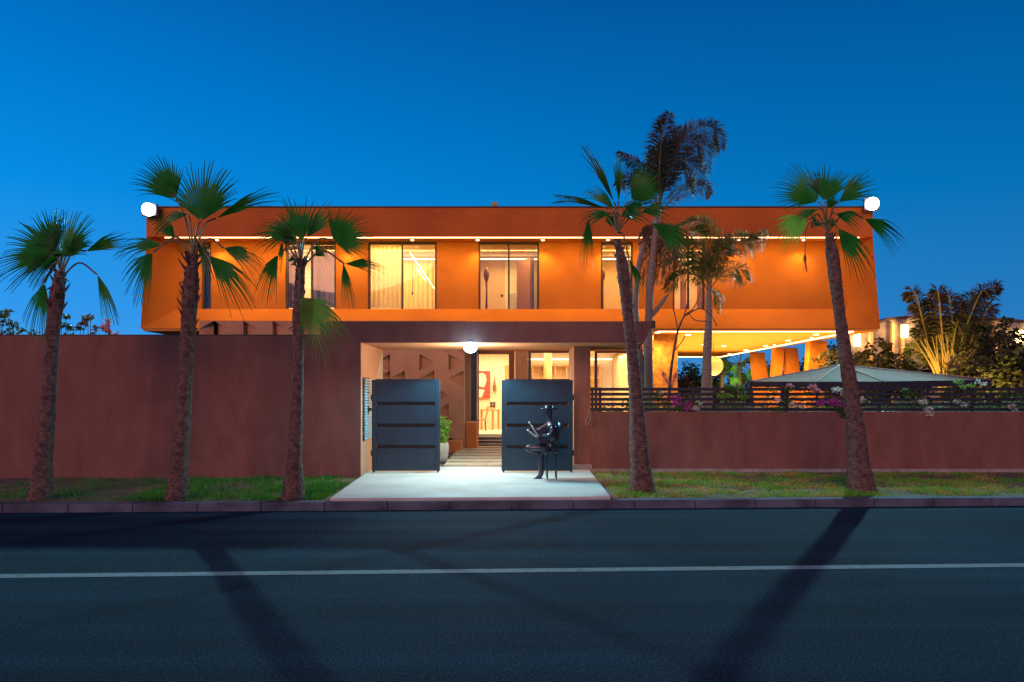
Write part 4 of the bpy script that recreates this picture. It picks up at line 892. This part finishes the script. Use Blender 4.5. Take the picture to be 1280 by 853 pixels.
# ------------------------------------------------------------------ the seated statue
Ys = 13.35
sr = empty('seated_statue', (P(685, 0, Ys).x, Ys, .2), 'black metal statue in brimmed hat reading, legs crossed on a chair', 'statue')
def Sp(zx, zy, dy=0):   # from the enlarged detail: 7.11 times, origin 640,490
    return P(640+zx/7.11, 490+zy/7.11, Ys)+Vector((0, dy, 0))
def skin(name, verts, edges, rads, m, root_i=0, sub=2):
    me = bpy.data.meshes.new(name); o0 = Vector(sr.location)
    me.from_pydata([tuple(Vector(v)-o0) for v in verts], edges, []); o = bpy.data.objects.new(name, me); COL.objects.link(o); o.parent = sr
    md = o.modifiers.new('s', 'SKIN'); md.use_smooth_shade = True
    for i, r_ in enumerate(rads):
        sv = me.skin_vertices[0].data[i]; sv.radius = r_ if hasattr(r_, '__len__') else (r_, r_); sv.use_root = (i == root_i)
    sb = o.modifiers.new('u', 'SUBSURF'); sb.levels = sub; sb.render_levels = sub
    me.materials.append(M[m]); return o
V = [Sp(335, 500), Sp(342, 440), Sp(350, 370), Sp(345, 310), Sp(335, 262), Sp(332, 225), Sp(335, 190), Sp(338, 158),   # pelvis..head 0-7
     Sp(320, 505, -.10), Sp(240, 490, -.13), Sp(140, 492, -.12), Sp(128, 500, -.12),           # crossed leg (near): hip, mid, knee
     Sp(170, 520, -.04), Sp(225, 535, .04), Sp(250, 548, .12),                                     # calf tucked across, foot
     Sp(320, 515, .10), Sp(265, 540, .10), Sp(258, 620, .08), Sp(262, 735, .06), Sp(235, 768, .05), Sp(212, 777, .05),  # standing leg
     Sp(365, 300, -.20), Sp(330, 385, -.24), Sp(262, 385, -.16), Sp(225, 360, -.12),   # near arm
     Sp(335, 290, .20), Sp(290, 375, .24), Sp(240, 370, .14), Sp(205, 345, .08)]   # far arm
E = [(0, 1), (1, 2), (2, 3), (3, 4), (4, 5), (5, 6), (6, 7), (0, 8), (8, 9), (9, 10), (10, 11), (11, 12), (12, 13), (13, 14), (0, 15), (15, 16), (16, 17), (17, 18), (18, 19), (19, 20),
     (3, 21), (21, 22), (22, 23), (23, 24), (3, 25), (25, 26), (26, 27), (27, 28)]
Rd = [(.12, .15), (.11, .14), (.125, .16), (.13, .17), (.06, .06), (.045, .045), (.075, .065), (.07, .065),
      .085, .08, .062, .055, .05, .042, .035, .09, .08, .068, .055, .05, .035,
      .06, .045, .036, .03, .06, .045, .036, .03]
skin('body', V, E, Rd, 'statue')
# face features, hat
hd = Sp(335, 178)
MB().tube([hd+Vector((-.06, 0, .02)), hd+Vector((-.105, 0, -.015)), hd+Vector((-.06, 0, -.03))], [.012, .016, .01], 6).build('nose', 'statue', sr, smooth=True)
MB().ball(hd+Vector((.0, -.07, 0)), (.018, .01, .03), 8, 6).ball(hd+Vector((.0, .07, 0)), (.018, .01, .03), 8, 6).build('ears', 'statue', sr, smooth=True)
ht = Sp(330, 158)
hat = MB()
ring = [(0.0, .0), (.10, .0), (.155, -.004), (.158, .010), (.10, .02), (.085, .03), (.078, .09), (.05, .105), (.0, .095)]
vs = []; nn = 26
for (r_, z_) in ring:
    for j in range(nn):
        w_ = 2*math.pi*j/nn; ex = 1.12 if r_ > .12 else 1; vs.append((ht.x+r_*ex*math.cos(w_), ht.y+r_*math.sin(w_)*.9, ht.z+z_*.85+(.03*abs(math.sin(w_)) if r_ > .12 else 0)))
hat.add(vs, [(i*nn+j, i*nn+(j+1) % nn, (i+1)*nn+(j+1) % nn, (i+1)*nn+j) for i in range(len(ring)-1) for j in range(nn)])
hat.build('hat', 'statue', sr, smooth=True)
# open book / newspaper held before the chest
for (z0_, z1_) in (((232, 392), (150, 268)), ((218, 400), (136, 338))):
    a = Sp(*z0_); b_ = Sp(*z1_); t_ = (b_-a).normalized(); n2 = Vector((-t_.z, 0, t_.x))*.013; w2 = Vector((0, .15, 0)); c2 = a; pg = MB()
    pg.hexa([c2-w2-n2, b_-w2-n2, b_+w2-n2, c2+w2-n2, c2-w2+n2, b_-w2+n2, b_+w2+n2, c2+w2+n2]); pg.build('book_half', 'page', sr, bevel=.004)

# coat panel over the chest and back
ct = MB().tube([Sp(345, 455), Sp(352, 400), Sp(362, 335), Sp(352, 285), Sp(338, 262)], [.13, .155, .18, .15, .075], 16)
ct.build('coat', 'statue', sr, smooth=True)
jk = MB().prism([(Sp(x_, y_).x, Sp(x_, y_).z) for x_, y_ in ((215, 335), (325, 268), (350, 330), (345, 455), (300, 470), (240, 462), (232, 400))], Ys-.11, Ys+.11)
jk.build('open_jacket', 'statue', sr, bevel=.03)
bp_ = MB().tube([Sp(330, 275), Sp(395, 290), Sp(422, 330), Sp(400, 355)], [.05, .09, .07, .03], 12); bp_.build('shoulder_cape', 'statue', sr, smooth=True)
# hands: palm with five fingers each
def hand(c, dirx, dy):
    b = MB(); b.ball(c, (.042, .018, .036), 10, 8)
    for i in range(4):
        o = c+Vector((-.03, dy*.01, .022-.016*i)); l_ = (.058, .066, .062, .048)[i]
        b.tube([o, o+Vector((-l_*.5, 0, .012)), o+Vector((-l_*.85, dy*.02, .002)), o+Vector((-l_*.8, dy*.034, -.006))], [.009, .0085, .008, .006], 6)
    o = c+Vector((-.005, -dy*.012, .03)); b.tube([o, o+Vector((-.02, -dy*.012, .028)), o+Vector((-.042, -dy*.004, .034))], [.011, .010, .007], 6)
    return b
hand(V[24]+Vector((-.03, 0, .01)), -1, 1).build('hand', 'statue', sr, smooth=True); hand(V[28]+Vector((-.03, 0, .01)), -1, -1).build('hand', 'statue', sr, smooth=True)
# shoes
b = MB()
for p_ in (Sp(240, 772, .055), Sp(262, 548, .16)):
    b.ball(p_+Vector((-.02, 0, -.005)), (.095, .042, .034), 14, 8)
b.build('shoe', 'statue', sr, smooth=True)
# chair
zs = Sp(0, 530).z; xa, xb = Sp(285, 0).x, Sp(405, 0).x
MB().box(xa, xb, Ys-.2, Ys+.2, zs-.02, zs+.02).build('chair_seat', 'statue', sr, bevel=.01)
for xx, yy in ((xa+.06, -.17), (xb-.04, -.17), (xa+.06, .17), (xb-.04, .17)):
    MB().tube([(xx, Ys+yy, zs-.021), (xx+(.01 if xx > xa+.1 else 0), Ys+yy, .2)], .011, 8).build('chair_leg', 'statue', sr)
bk = MB(); zt_ = Sp(0, 352).z
for yy in (-.18, .18): bk.tube([(xb-.03, Ys+yy, zs), (xb+.02, Ys+yy, zt_)], .012, 8)
bk.box(xb-.0, xb+.025, Ys-.19, Ys+.19, zt_-.08, zt_); 
for k_ in range(5): yy = -.12+k_*.06; bk.tube([(xb-.025, Ys+yy, zs), (xb+.01, Ys+yy, zt_-.08)], .006, 6)
bk.tube(smoothline([(xb+.01, Ys-.19, zt_-.03), ((xa+xb)/2, Ys-.25, zt_-.04), (xa+.06, Ys-.24, zt_-.06), (xa+.05, Ys-.20, zs)], 5), .013, 6)
bk.build('chair_back', 'statue', sr)

# ------------------------------------------------------------------ grass
def grass(name, regions, m, label, seed, hmin, hmax, wid=.006):
    rnd = random.Random(seed); vs = []; fs = []
    for (x0, x1, y0, y1, n, ok) in regions:
        for _ in range(n):
            x = rnd.uniform(x0, x1); y = rnd.uniform(y0, y1)
            if y < ry(x, 11.27): continue
            pd_ = .5+.9*noise.noise(Vector((x*1.1, y*1.6, seed)))+.5*noise.noise(Vector((x*4, y*5, seed+3))); pd_ = max(0, min(1, pd_))
            if rnd.random() > ok*(.06+1.25*pd_): continue
            h_ = rnd.uniform(hmin, hmax)*(.45+1.0*pd_); w_ = rnd.uniform(0, 6.283); dx, dy = math.cos(w_)*wid, math.sin(w_)*wid; lx, ly = rnd.uniform(-.6, .6)*h_, rnd.uniform(-.6, .6)*h_; z = .128; k_ = len(vs)
            vs += [(x-dx, y-dy, z), (x+dx, y+dy, z), (x+dx*.7+lx*.4, y+dy*.7+ly*.4, z+h_*.6), (x-dx*.7+lx*.4, y-dy*.7+ly*.4, z+h_*.6), (x+lx, y+ly, z+h_)]
            fs += [(k_, k_+1, k_+2, k_+3), (k_+3, k_+2, k_+4)]
    b = MB(); b.v = vs; b.f = fs; tag(b.build(name, m), label, kind='stuff')
grass('grass', [(1.75, 9, 11.3, 14.9, 42000, .75), (9, 14, 11.6, 14.9, 20000, .7)], 'grass', 'patchy short grass on the verge right of driveway', 130, .025, .065)
grass('grass', [(-9.5, -6, 10.8, 13.93, 12000, .35), (-6.5, -4.2, 10.9, 13.93, 16000, .5), (-4.4, -3.1, 11.0, 13.93, 16000, .95)], 'grass_l', 'green grass on the verge under the high wall', 131, .02, .085)
# fallen dry leaves and pebbles on the verge
rnd = random.Random(140); lt = MB()
for i in range(900):
    x = rnd.choice((rnd.uniform(1.8, 12), rnd.uniform(1.8, 12), rnd.uniform(-9, -3.1))); y = rnd.uniform(ry(x, 11.3), 14.8 if x > 0 else 13.9); z = .145+rnd.uniform(0, .03)
    w_ = rnd.uniform(0, 6.28); l_ = rnd.uniform(.012, .045); a = Vector((math.cos(w_), math.sin(w_), rnd.uniform(-.4, .4)))*l_; b_ = Vector((-math.sin(w_), math.cos(w_), rnd.uniform(-.3, .5)))*l_*.5
    p = Vector((x, y, z)); lt.add([p-a, p+b_, p+a, p-b_], [(0, 1, 2, 3)])
tag(lt.build('leaf_litter', 'leaf_dry'), 'dry leaves scattered over the verge grass', kind='stuff')
# weeds at the foot of walls
